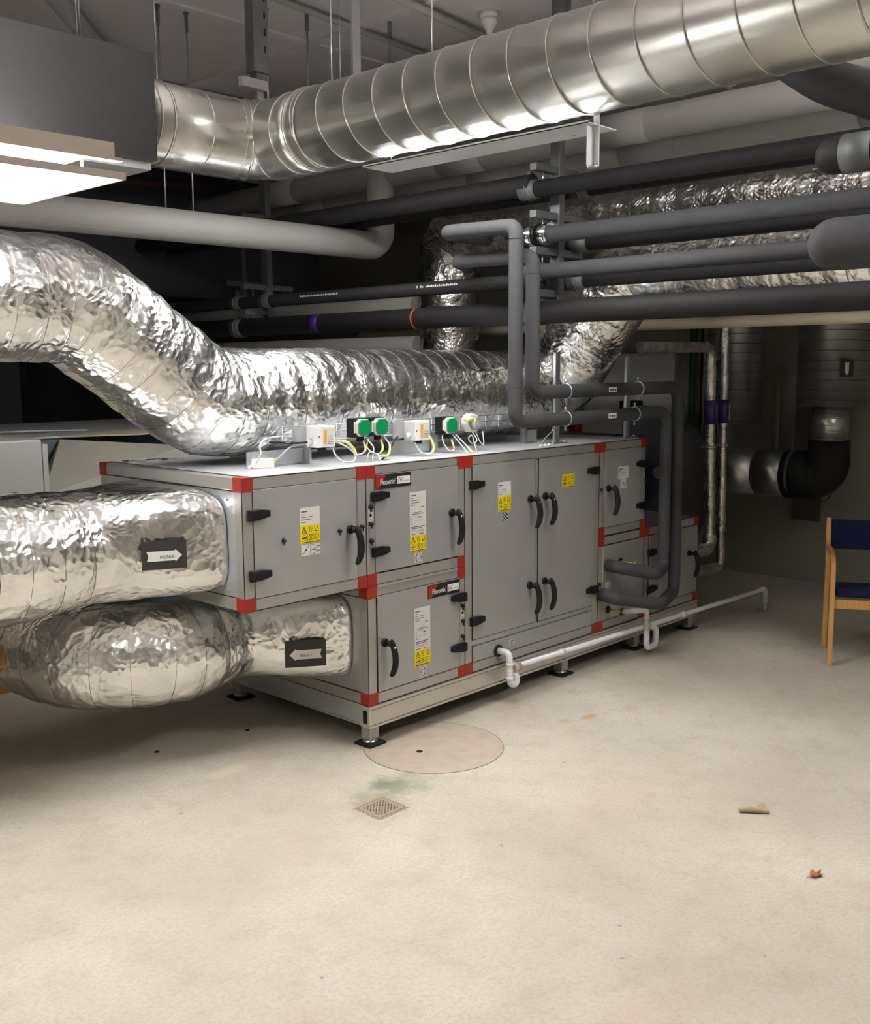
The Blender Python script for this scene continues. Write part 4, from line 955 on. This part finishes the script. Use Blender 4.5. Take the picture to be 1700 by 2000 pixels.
mb = MB(); mb.obox((-.335, .265, Z1+.022), (.87, -.5, 0), (.5, .87, 0), (0, 0, 1), .046, .030, .019); mb.build('body', MT['white'], jb, .003)
mb = MB(); mb.obox((-.335, .265, Z1+.037), (.87, -.5, 0), (.5, .87, 0), (0, 0, 1), .047, .031, .004); mb.build('lid', MT['white'], jb, .002)
MB().tube([(-.385, .275, Z1+.012), (-.40, .265, Z1+.010)], .008, 10).build('cable_gland', MT['white'], jb)
sf = MB(); random.seed(3)
for k in range(14):
    a = random.random()*6; p = Vector((-.57+.02*k*.9, .93-.004*k, Z1+.006)); sf.obox(p, (math.cos(a), math.sin(a), .1), (-math.sin(a), math.cos(a), 0), (0, -.1, 1), .022, .015, .003)
tag(sf.build('foil_scrap', MT['foil']), 'crumpled strip of foil lying on the rear left corner of the unit top', 'foil scrap')

# ================================================================== RIGHT BACKGROUND
def silencer(x, y, r, z0, z1, label, pitch=.068):
    t = thing('duct_silencer', label, 'duct', (x, y, z0), 'vertical silencers by the wall')
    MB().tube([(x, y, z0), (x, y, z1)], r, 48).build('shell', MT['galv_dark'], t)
    z = z0+.03
    while z < z1-.02:
        MB().ring((x, y, z), (.03, .02, 1), r, .003, 48, 6).build('shell_rib', MT['steeldark'], t); z += pitch
    return t
s1 = silencer(4.2, .515, .213, 1.222, 3.49, 'wide ribbed vertical silencer behind the two foil pipes')
s2 = silencer(4.2, -.228, .234, 1.364, 3.49, 'wide ribbed vertical silencer above the elbow, near the chair')
arr = thing('flow_card', 'dark card with small white downward arrow on the silencer near the chair', 'sign', (3.965, -.25, 1.62))
nx = Vector((-.72, -.69, 0)).normalized(); tx = Vector((.69, -.72, 0)).normalized()
cc = Vector((4.2, -.228, 1.62))+nx*.243
mb = MB(); mb.obox(cc, tx, nx, (0, 0, 1), .045, .0015, .056); mb.build('card', MT['signblack'], arr)
mb = MB(); q = cc+nx*.0022
mb.prism([tuple(q+tx*a+Vector((0, 0, b))) for a, b in ((-.013, .042), (0, .036), (.013, .042), (.013, -.025), (0, -.046), (-.013, -.025))], nx*.0008); mb.build('arrow', MT['paper'], arr)
arr = thing('flow_card', 'dark card on the silencer behind the foil pipes', 'sign', (4.0, .66, 1.6))
nx = Vector((-.85, -.1, 0)).normalized(); nx = Vector((-.99, .12, 0)).normalized(); tx = Vector((.12, .99, 0)).normalized()
cc = Vector((4.2, .515, 1.62))+nx*.222
mb = MB(); mb.obox(cc, tx, nx, (0, 0, 1), .045, .0015, .060); mb.build('card', MT['signblack'], arr)
du = thing('round_duct', 'ribbed round duct dropping from the silencer into a dark elbow', 'duct', (4.2, -.23, 1.2))
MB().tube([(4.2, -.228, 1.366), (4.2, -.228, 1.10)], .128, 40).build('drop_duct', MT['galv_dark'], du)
for z in (1.33, 1.28, 1.23, 1.18, 1.13): MB().ring((4.2, -.228, z), (.02, 0, 1), .128, .003, 40, 6).build('duct_rib', MT['galv_dark'], du)
MB().tube(fillet([(4.2, -.228, 1.12), (4.2, -.228, .875), (4.2, .06, .865)], .17, 10), [.140+.003*i for i in range(13)][:13], 40).build('flexible_elbow', MT['armadark'], du)
for k in range(5): MB().ring((4.2, -.20+.055*k, .868), (0, 1, -.1), .172, .003, 40, 6).build('elbow_rib', MT['armadark'], du)
MB().tube([(4.2, .0, .872), (4.2, .02, .872)], .178, 48).build('clamp_ring', MT['clamp'], du)
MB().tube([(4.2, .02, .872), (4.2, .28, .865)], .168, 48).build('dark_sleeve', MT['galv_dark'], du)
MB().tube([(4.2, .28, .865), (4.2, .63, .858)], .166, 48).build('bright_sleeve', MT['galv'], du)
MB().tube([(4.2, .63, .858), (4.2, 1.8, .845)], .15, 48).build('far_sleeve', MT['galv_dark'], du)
bd = thing('insulated_elbow', 'big dark rounded insulated duct bend behind the thin foil pipes', 'duct', (3.3, .35, .3))
MB().tube(smooth_curve([(2.82, .62, .42), (3.1, .62, .42), (3.35, .60, .50), (3.50, .58, .72), (3.52, .60, 1.0), (3.52, .9, 1.05)], 10), .25, 40).build('jacket', MT['armaflex'], bd)
fp = MT['foil_pipe']
foil_duct('foil_pipe', 'thin foil-wrapped vertical pipe, left one, with its top elbow turning left', fillet([(2.42, .2, 1.757), (3.27, .2, 1.765), (3.335, .2, .42), (2.95, .2, .43)], [.07, .06], 6), lambda f: .0335 if f < .82 else .045, fp, .11, .002, 28, .012, 6, cat='pipe', wr=.0008)
foil_duct('foil_pipe', 'thin foil-wrapped vertical pipe, right one, passing beside the elbow', fillet([(3.42, .2, 3.48), (3.49, .2, .27), (2.95, .2, .30)], .05, 6), lambda f: .0305 if f < .88 else .043, fp, .13, .002, 28, .014, 7, cat='pipe', wr=.0008)
for (x, r, lab) in ((3.2905, .0405, 'purple tape band on the left foil pipe with white arrow mark'), (3.4665, .0375, 'purple tape band on the right foil pipe with white arrow mark')):
    t = thing('pipe_marker', lab, 'tape', (x, .2, 1.262), 'purple pipe markers')
    MB().tube([(x-.002, .2, 1.42), (x+.004, .2, 1.262)], r, 24).build('band', MT['purple'], t)
    MB().obox((x+.022, .2-r*.86, 1.335), (.8, .5, 0), (-.5, .8, 0), (0, 0, 1), .005, .002, .055).build('arrow_strip', MT['paper'], t)
t = thing('pipe_clip', 'double steel pipe clip holding the two thin foil pipes', 'clamp', (3.4, .2, 1.11))
for x, r in ((3.3017, .040), (3.4717, .037)): MB().tube([(x, .2, 1.12), (x, .2, 1.098)], r, 24).build('clip_ring', MT['steel'], t)
MB().box(3.27, 3.53, .236, .25, 1.10, 1.118).build('clip_bar', MT['steel'], t)
# cables, cabinet and panel on the wall
cb = thing('cable_bundle', 'green and dark cables running down the wall behind the foil pipes', 'cables', (4.6, 1.0, 1.0))
for i, (y, m_) in enumerate(((1.10, 'greencable'), (1.06, 'greencable'), (1.0, 'black'), (.95, 'steeldark'), (.90, 'steeldark'), (.86, 'black'))):
    MB().tube([(4.60, y, 3.45), (4.60, y, .9)], .014 if i < 2 else .010, 8).build('cable', MT[m_], cb)
cbx = thing('wall_cabinet', 'pale wall cabinet behind the right stand', 'cabinet', (4.6, 1.5, 1.3))
MB().box(4.55, 4.679, 1.22, 2.1, 1.25, 1.75).build('body', MT['offwhite'], cbx, .006)
MB().box(4.546, 4.551, 1.24, 2.08, 1.27, 1.73).build('door', MT['offwhite'], cbx, .003)
t = thing('wall_panel', 'narrow brown panel on the wall behind the elbow', 'panel', (4.67, .1, .47)); MB().box(4.655, 4.679, .01, .23, .47, 1.4).build('board', MT['brown'], t)
wb = thing('pipe_sleeve', 'thin grey pipe on the wall between the silencers', 'pipe', (4.6, .2, 1.0)); MB().tube([(4.62, .36, .9), (4.62, .36, 1.6)], .02, 10).build('pipe', MT['wall'], wb)
# valve group behind the hanging pipes
vg = thing('valve_actuator', 'green and dark valve actuator behind the bend of the hanging coil pipes', 'actuator', (2.55, .5, 1.4))
MB().box(2.60, 2.72, .36, .46, 1.37, 1.43).build('body', MT['black'], vg, .004); MB().box(2.64, 2.76, .34, .36, 1.355, 1.40).build('green_cover', MT['green'], vg, .003); MB().box(2.66, 2.68, .452, .47, 1.20, 1.372).build('mounting_post', MT['steeldark'], vg)
ob = thing('control_cabinet', 'dark steel control cabinet standing on the farthest low unit section', 'cabinet', (2.6, .7, .72))
MB().box(2.35, 2.9, .45, .98, .7195, 1.20).build('body', MT['cabinet'], ob, .004); MB().box(2.36, 2.60, .44, .45, .74, 1.18).build('door', MT['steelcab'], ob, .002)
pb = thing('pipe_coupling', 'small grey coupling glimpsed behind the hanging pipes', 'fitting', (2.95, .3, .95)); MB().tube([(2.91, .35, .96), (2.99, .35, .96)], .045, 20).build('coupling', MT['steel'], pb); MB().tube([(2.98, .35, .96), (3.1, .35, .96)], .035, 20).build('pipe_piece', MT['galv_dark'], pb)
rp = thing('red_valve', 'dark red valve body behind the lower coil pipe run', 'valve', (2.2, .6, 1.25)); MB().tube([(2.33, .6, 1.243), (2.33, .6, 1.36)], .04, 16).build('body', MT['red'], rp); MB().tube([(2.22, .6, 1.30), (2.33, .6, 1.30)], .028, 16).build('flange', MT['black'], rp)

# ================================================================== LEFT BACKGROUND
ou = thing('old_ventilation_unit', 'old off-white and grey ventilation casing in the gloom at left', 'ventilation unit', (-1.2, 3, 0))
MB().box(-2.6, -.44, 2.0, 2.75, .0, 1.29).build('white_casing', MT['offwhite'], ou, .01)
MB().box(-.425, -.395, 2.03, 2.75, .0, 1.262).build('end_flange', MT['offwhite'], ou, .003)
MB().box(-.39, 2.2, 2.6, 3.6, .0, 1.24).build('steel_casing', MT['steelcab'], ou, .004)
MB().box(-2.6, 2.3, 2.76, 4.4, .0, 1.25).build('rear_casing', MT['offwhite'], ou, .004)
hd = thing('tapered_duct', 'grey tapered sheet duct leaning behind the intake duct', 'duct', (.1, 2, 1))
mb = MB(); mb.v += [(-.40, 2.1, .98), (.50, 1.75, .75), (.55, 2.2, 1.19), (-.05, 2.58, 1.243), (-.40, 2.58, .6), (.55, 2.58, .6)]
for f in ((0, 1, 2, 3), (3, 2, 5, 4), (0, 3, 4), (1, 5, 2), (0, 4, 5, 1)): mb.face(f)
mb.build('hood', MT['tarp'], hd)
bt = thing('cardboard_sheet', 'flat beige sheet lying on the old casing below the foil duct', 'sheet', (.2, 2.4, 1.25))
mb = MB(); mb.prism([(-.05, 2.60, 1.252), (.30, 2.28, 1.262), (.95, 2.5, 1.262), (.75, 3.0, 1.252)], (0, 0, .008)); mb.build('sheet', MT['cream'], bt)
cd = thing('loose_cables', 'few pale cables lying on top of the old casing', 'cables', (0, 3.2, 1.25))
for k in range(3): MB().tube(smooth_curve([(-.25+.05*k, 3.3, 1.256), (.0+.04*k, 3.15, 1.265), (.4, 3.1+.04*k, 1.256)]), .006, 6).build('cable', MT['greycable' if k < 2 else 'black'], cd)
cj = thing('insulated_duct', 'cream jacketed round duct behind the intake foil duct', 'duct', (-.9, 1.5, 1))
MB().tube(smooth_curve([(-3.9, 1.45, .93), (-1.2, 1.45, .93), (-.85, 1.45, .93), (-.68, 1.50, .88)]), .16, 36, True, 2).build('jacket', MT['cream'], cj)
ct = thing('steel_cabinet', 'dark steel cabinet at the far left beyond the old casing', 'cabinet', (-.5, 5, 0))
MB().box(-1.6, .95, 5.2, 5.8, 0, 1.86).build('body', MT['cabinet'], ct, .006); MB().box(-1.5, .75, 5.185, 5.2, .1, 1.75).build('door', MT['cabinet'], ct, .004); MB().box(.2, .62, 5.175, 5.187, 1.60, 1.72).build('name_plate', MT['black'], ct)
nt = thing('paper_notice', 'small pale paper notice on the dark back wall', 'paper', (1.9, 6.9, 1.6)); MB().box(1.75, 1.85, 6.985, 6.995, 1.5, 1.68).build('paper', MT['clamp'], nt)
pw = thing('plywood_board', 'plywood board leaning at the far left under the intake duct', 'board', (-1.6, 1.5, .0)); MB().obox((-1.42, 1.945, .33), (1, 0, 0), (0, .998, .06), (0, -.06, .998), .75, .01, .33).build('board', MT['plywood'], pw)
rb = thing('rusty_pipe', 'rusty brown pipe in the dark gap under the duct elbow', 'pipe', (1.0, 3.6, 2.9)); MB().tube([(-.2, 3.7, 2.90), (1.6, 3.3, 2.95)], .03, 14).build('pipe', MT['rust'], rb)
sh = thing('dark_backdrop', 'added dark sheet standing in for the unlit space beyond the white pipe', 'panel', (0, 3.5, 2.6)); MB().box(-.6, 3.0, 3.8, 4.0, 2.2, 3.3).build('panel', MT['cabinet'], sh)  # invented sheet, added to keep the far background dark
bx = thing('ceiling_beam', 'grey downstand beam crossing under the ceiling behind the elbow', 'beam', (0, 2.4, 3.0)); MB().box(-4.1, 4.6, 2.9, 3.1, 2.98, 3.49).build('beam', MT['ceiling'], bx)

# ================================================================== CHAIR
ch = thing('chair', 'light wooden chair with navy blue seat and backrest at the right edge', 'chair', (2.75, -1.0, 0))
fr_ = Vector((2.572, -.958, 0)); re_ = Vector((2.93, -.775, 0)); u = (fr_-re_).normalized(); v = Vector((u.y, -u.x, 0))
if v.x < 0: v = -v
v = Vector((.455, -.89, 0)); Wd = .50
def lam(pts, off, name, w=.028, t_=.013):
    mb = MB()
    cv = smooth_curve(pts, 6); n = len(cv)
    b0 = len(mb.v)
    for i, p in enumerate(cv):
        T_ = (cv[min(n-1, i+1)]-cv[max(0, i-1)]).normalized(); N_ = T_.cross(v).normalized()
        q = p+v*off
        for a, b in ((-1, -1), (1, -1), (1, 1), (-1, 1)): mb.v.append(tuple(q+N_*a*t_+v*b*w/2))
        if i:
            o_ = b0+4*i
            for k in range(4): k2 = (k+1) % 4; mb.face((o_-4+k, o_-4+k2, o_+k2, o_+k))
    mb.face((b0, b0+1, b0+2, b0+3)); mb.face((b0+4*n-1, b0+4*n-2, b0+4*n-3, b0+4*n-4))
    mb.build(name, MT['wood'], ch, .003)
for off in (0, Wd):
    lam([re_+u*.01, re_+u*.02+Vector((0, 0, .25)), re_+u*.03+Vector((0, 0, .45)), re_+u*.01+Vector((0, 0, .56)), re_-u*.01+Vector((0, 0, .66)), re_-u*.03+Vector((0, 0, .765))], off, 'back_post', .026, .018)
    lam([fr_+Vector((0, 0, 0)), fr_-u*.01+Vector((0, 0, .30)), fr_-u*.015+Vector((0, 0, .50)), fr_-u*.05+Vector((0, 0, .575)), fr_-u*.16+Vector((0, 0, .605)), re_+u*.07+Vector((0, 0, .60)), re_+u*.02+Vector((0, 0, .60))], off, 'front_leg', .026, .017)
fz = Vector((0, 0, 1))
MB().obox(fr_-u*.03+v*Wd/2+fz*.345, v, u, fz, Wd/2-.013, .011, .026).build('seat_rail', MT['wood'], ch, .003)
MB().obox(re_+u*.03+v*Wd/2+fz*.345, v, u, fz, Wd/2-.013, .011, .026).build('seat_rail', MT['wood'], ch, .003)
MB().obox(fr_-u*.20+v*Wd/2+fz*.392-u*.0, v, (u+fz*.10).normalized(), (fz-u*.10).normalized(), Wd/2-.018, .19, .024).build('seat', MT['navy'], ch, .012)
MB().obox(re_+u*.0+v*Wd/2+fz*.675, v, (u+fz*.12).normalized(), (fz-u*.12).normalized(), Wd/2-.014, .018, .085).build('backrest', MT['navy'], ch, .010)

# ================================================================== FLOOR THINGS
t = thing('manhole_cover', 'round worn concrete cover flush in the floor in front of the unit', 'cover', (.21, -.19, 0))
mb = MB(); N = 72; b = len(mb.v); cx, cy, R = .21, -.185, .305
mb.v += [(cx+R*math.cos(2*PI*i/N), cy+R*math.sin(2*PI*i/N), .0012) for i in range(N)]+[(cx+R*math.cos(2*PI*i/N), cy+R*math.sin(2*PI*i/N), .0) for i in range(N)]
mb.face(range(b, b+N))
for i in range(N): mb.face((b+i, b+N+i, b+N+(i+1) % N, b+(i+1) % N))
mb.build('cover', MT['hatch'], t)
mb = MB(); mb.ring((cx, cy, .0006), (0, 0, 1), R+.0015, .0011, 96, 6); mb.build('rim_gap', MT['ink'], t)
MB().tube([(.123, -.183, .0005), (.123, -.183, .0022)], .014, 16).build('lifting_hole', MT['hole'], t)
t = thing('floor_drain', 'square perforated floor drain plate set in the floor', 'drain', (-.388, -.478, 0))
mb = MB(); x0, x1, y0, y1 = -.455, -.323, -.541, -.415; n = 15; cxs = (x1-x0-.012)/n; zt = .003
for i in range(n):
    for j in range(n):
        a = x0+.006+i*cxs; c = y0+.006+j*(y1-y0-.012)/n; s2 = (y1-y0-.012)/n
        if (i+j) % 2 == 0 or i in (0, n-1) or j in (0, n-1): b = len(mb.v); mb.v += [(a, c, zt), (a+cxs, c, zt), (a+cxs, c+s2, zt), (a, c+s2, zt)]; mb.face((b, b+1, b+2, b+3))
        else:
            b = len(mb.v); mb.v += [(a, c, zt), (a+cxs, c, zt), (a+cxs, c+s2, zt), (a, c+s2, zt)]
            r_ = cxs*.50; mb.v += [(a+cxs/2+r_*math.cos(PI/4+PI/2*k-PI), c+s2/2+r_*math.sin(PI/4+PI/2*k-PI), zt) for k in range(4)]
            for k in range(4): mb.face((b+k, b+(k+1) % 4, b+4+(k+1) % 4, b+4+k))
for a in ((x0, x1, y0, y0+.006), (x0, x1, y1-.006, y1), (x0, x0+.006, y0+.006, y1-.006), (x1-.006, x1, y0+.006, y1-.006)): mb.box(a[0], a[1], a[2], a[3], 0, zt)
mb.build('perforated_plate', MT['drain'], t)
MB().box(x0+.005, x1-.005, y0+.005, y1-.005, .0002, .0008).build('drain_pit', MT['hole'], t)
mb = MB(); e = .004
for a in ((x0-e-.006, x1+e+.006, y0-e-.006, y0-e), (x0-e-.006, x1+e+.006, y1+e, y1+e+.006), (x0-e-.006, x0-e, y0-e, y1+e), (x1+e, x1+e+.006, y0-e, y1+e)): mb.box(a[0], a[1], a[2], a[3], 0, .002)
mb.build('drain_frame', MT['drain'], t)
def leafy(x, y, s, m, label, seed, lobes):
    random.seed(seed); mb = MB(); n = 40; b = len(mb.v); mb.v.append((x, y, .010*s/.05))
    mb.v.append((x, y, .012*s/.05))
    for k in range(n):
        a = 2*PI*k/n; r = s*(.55+.45*abs(math.cos(a*lobes/2)))*(1 if math.cos(a) > 0 else .75); mb.v.append((x+r*math.cos(a), y+r*.6*math.sin(a), .002+.010*abs(math.sin(a*2.5+seed))))
    for k in range(n): mb.face((b+1, b+2+k, b+2+(k+1) % n), True)
    t = thing('dry_leaf', label, 'leaf', (x, y, 0), 'leaves on the floor'); o = mb.build('blade', m, t)
    sd = o.modifiers.new('solid', 'SOLIDIFY'); sd.thickness = .0008
    MB().tube([(x-s*.1, y, .008), (x-s*.9, y+s*.45, .003)], .001, 6).build('stalk', m, t)
leafy(.206, -1.90, .036, MT['leaf'], 'small reddish brown dry leaf on the floor at lower right', 2, 5)
t = thing('dry_leaf', 'pale rolled dry leaf on the floor right of centre', 'leaf', (.53, -1.54, 0), 'leaves on the floor')
MB().tube(smooth_curve([(.485, -1.49, .010), (.51, -1.515, .013), (.53, -1.545, .012), (.55, -1.575, .008)]), [.006+.006*math.sin(PI*min(1, (i+3)/27)) for i in range(25)], 10).build('rolled_blade', MT['leafpale'], t)
mb = MB(); mb.prism([(.53, -1.54, .012), (.55, -1.58, .004), (.565, -1.55, .030), (.545, -1.53, .022)], (0, .001, .001)); mb.build('curled_tip', MT['leafpale'], t)
for i, (x, y) in enumerate(((-.65, .66), (-.22, .59))):
    tag(MB().tube([(x, y, 0), (x, y, .0015)], .011, 12).build('floor_plug', MT['hole']), ['left', 'right'][i]+' small dark plug hole in the shaded floor under the ducts', 'hole', 'plug holes in the floor')
for o in bpy.data.objects:
    if '_o' in o: del o['_o']
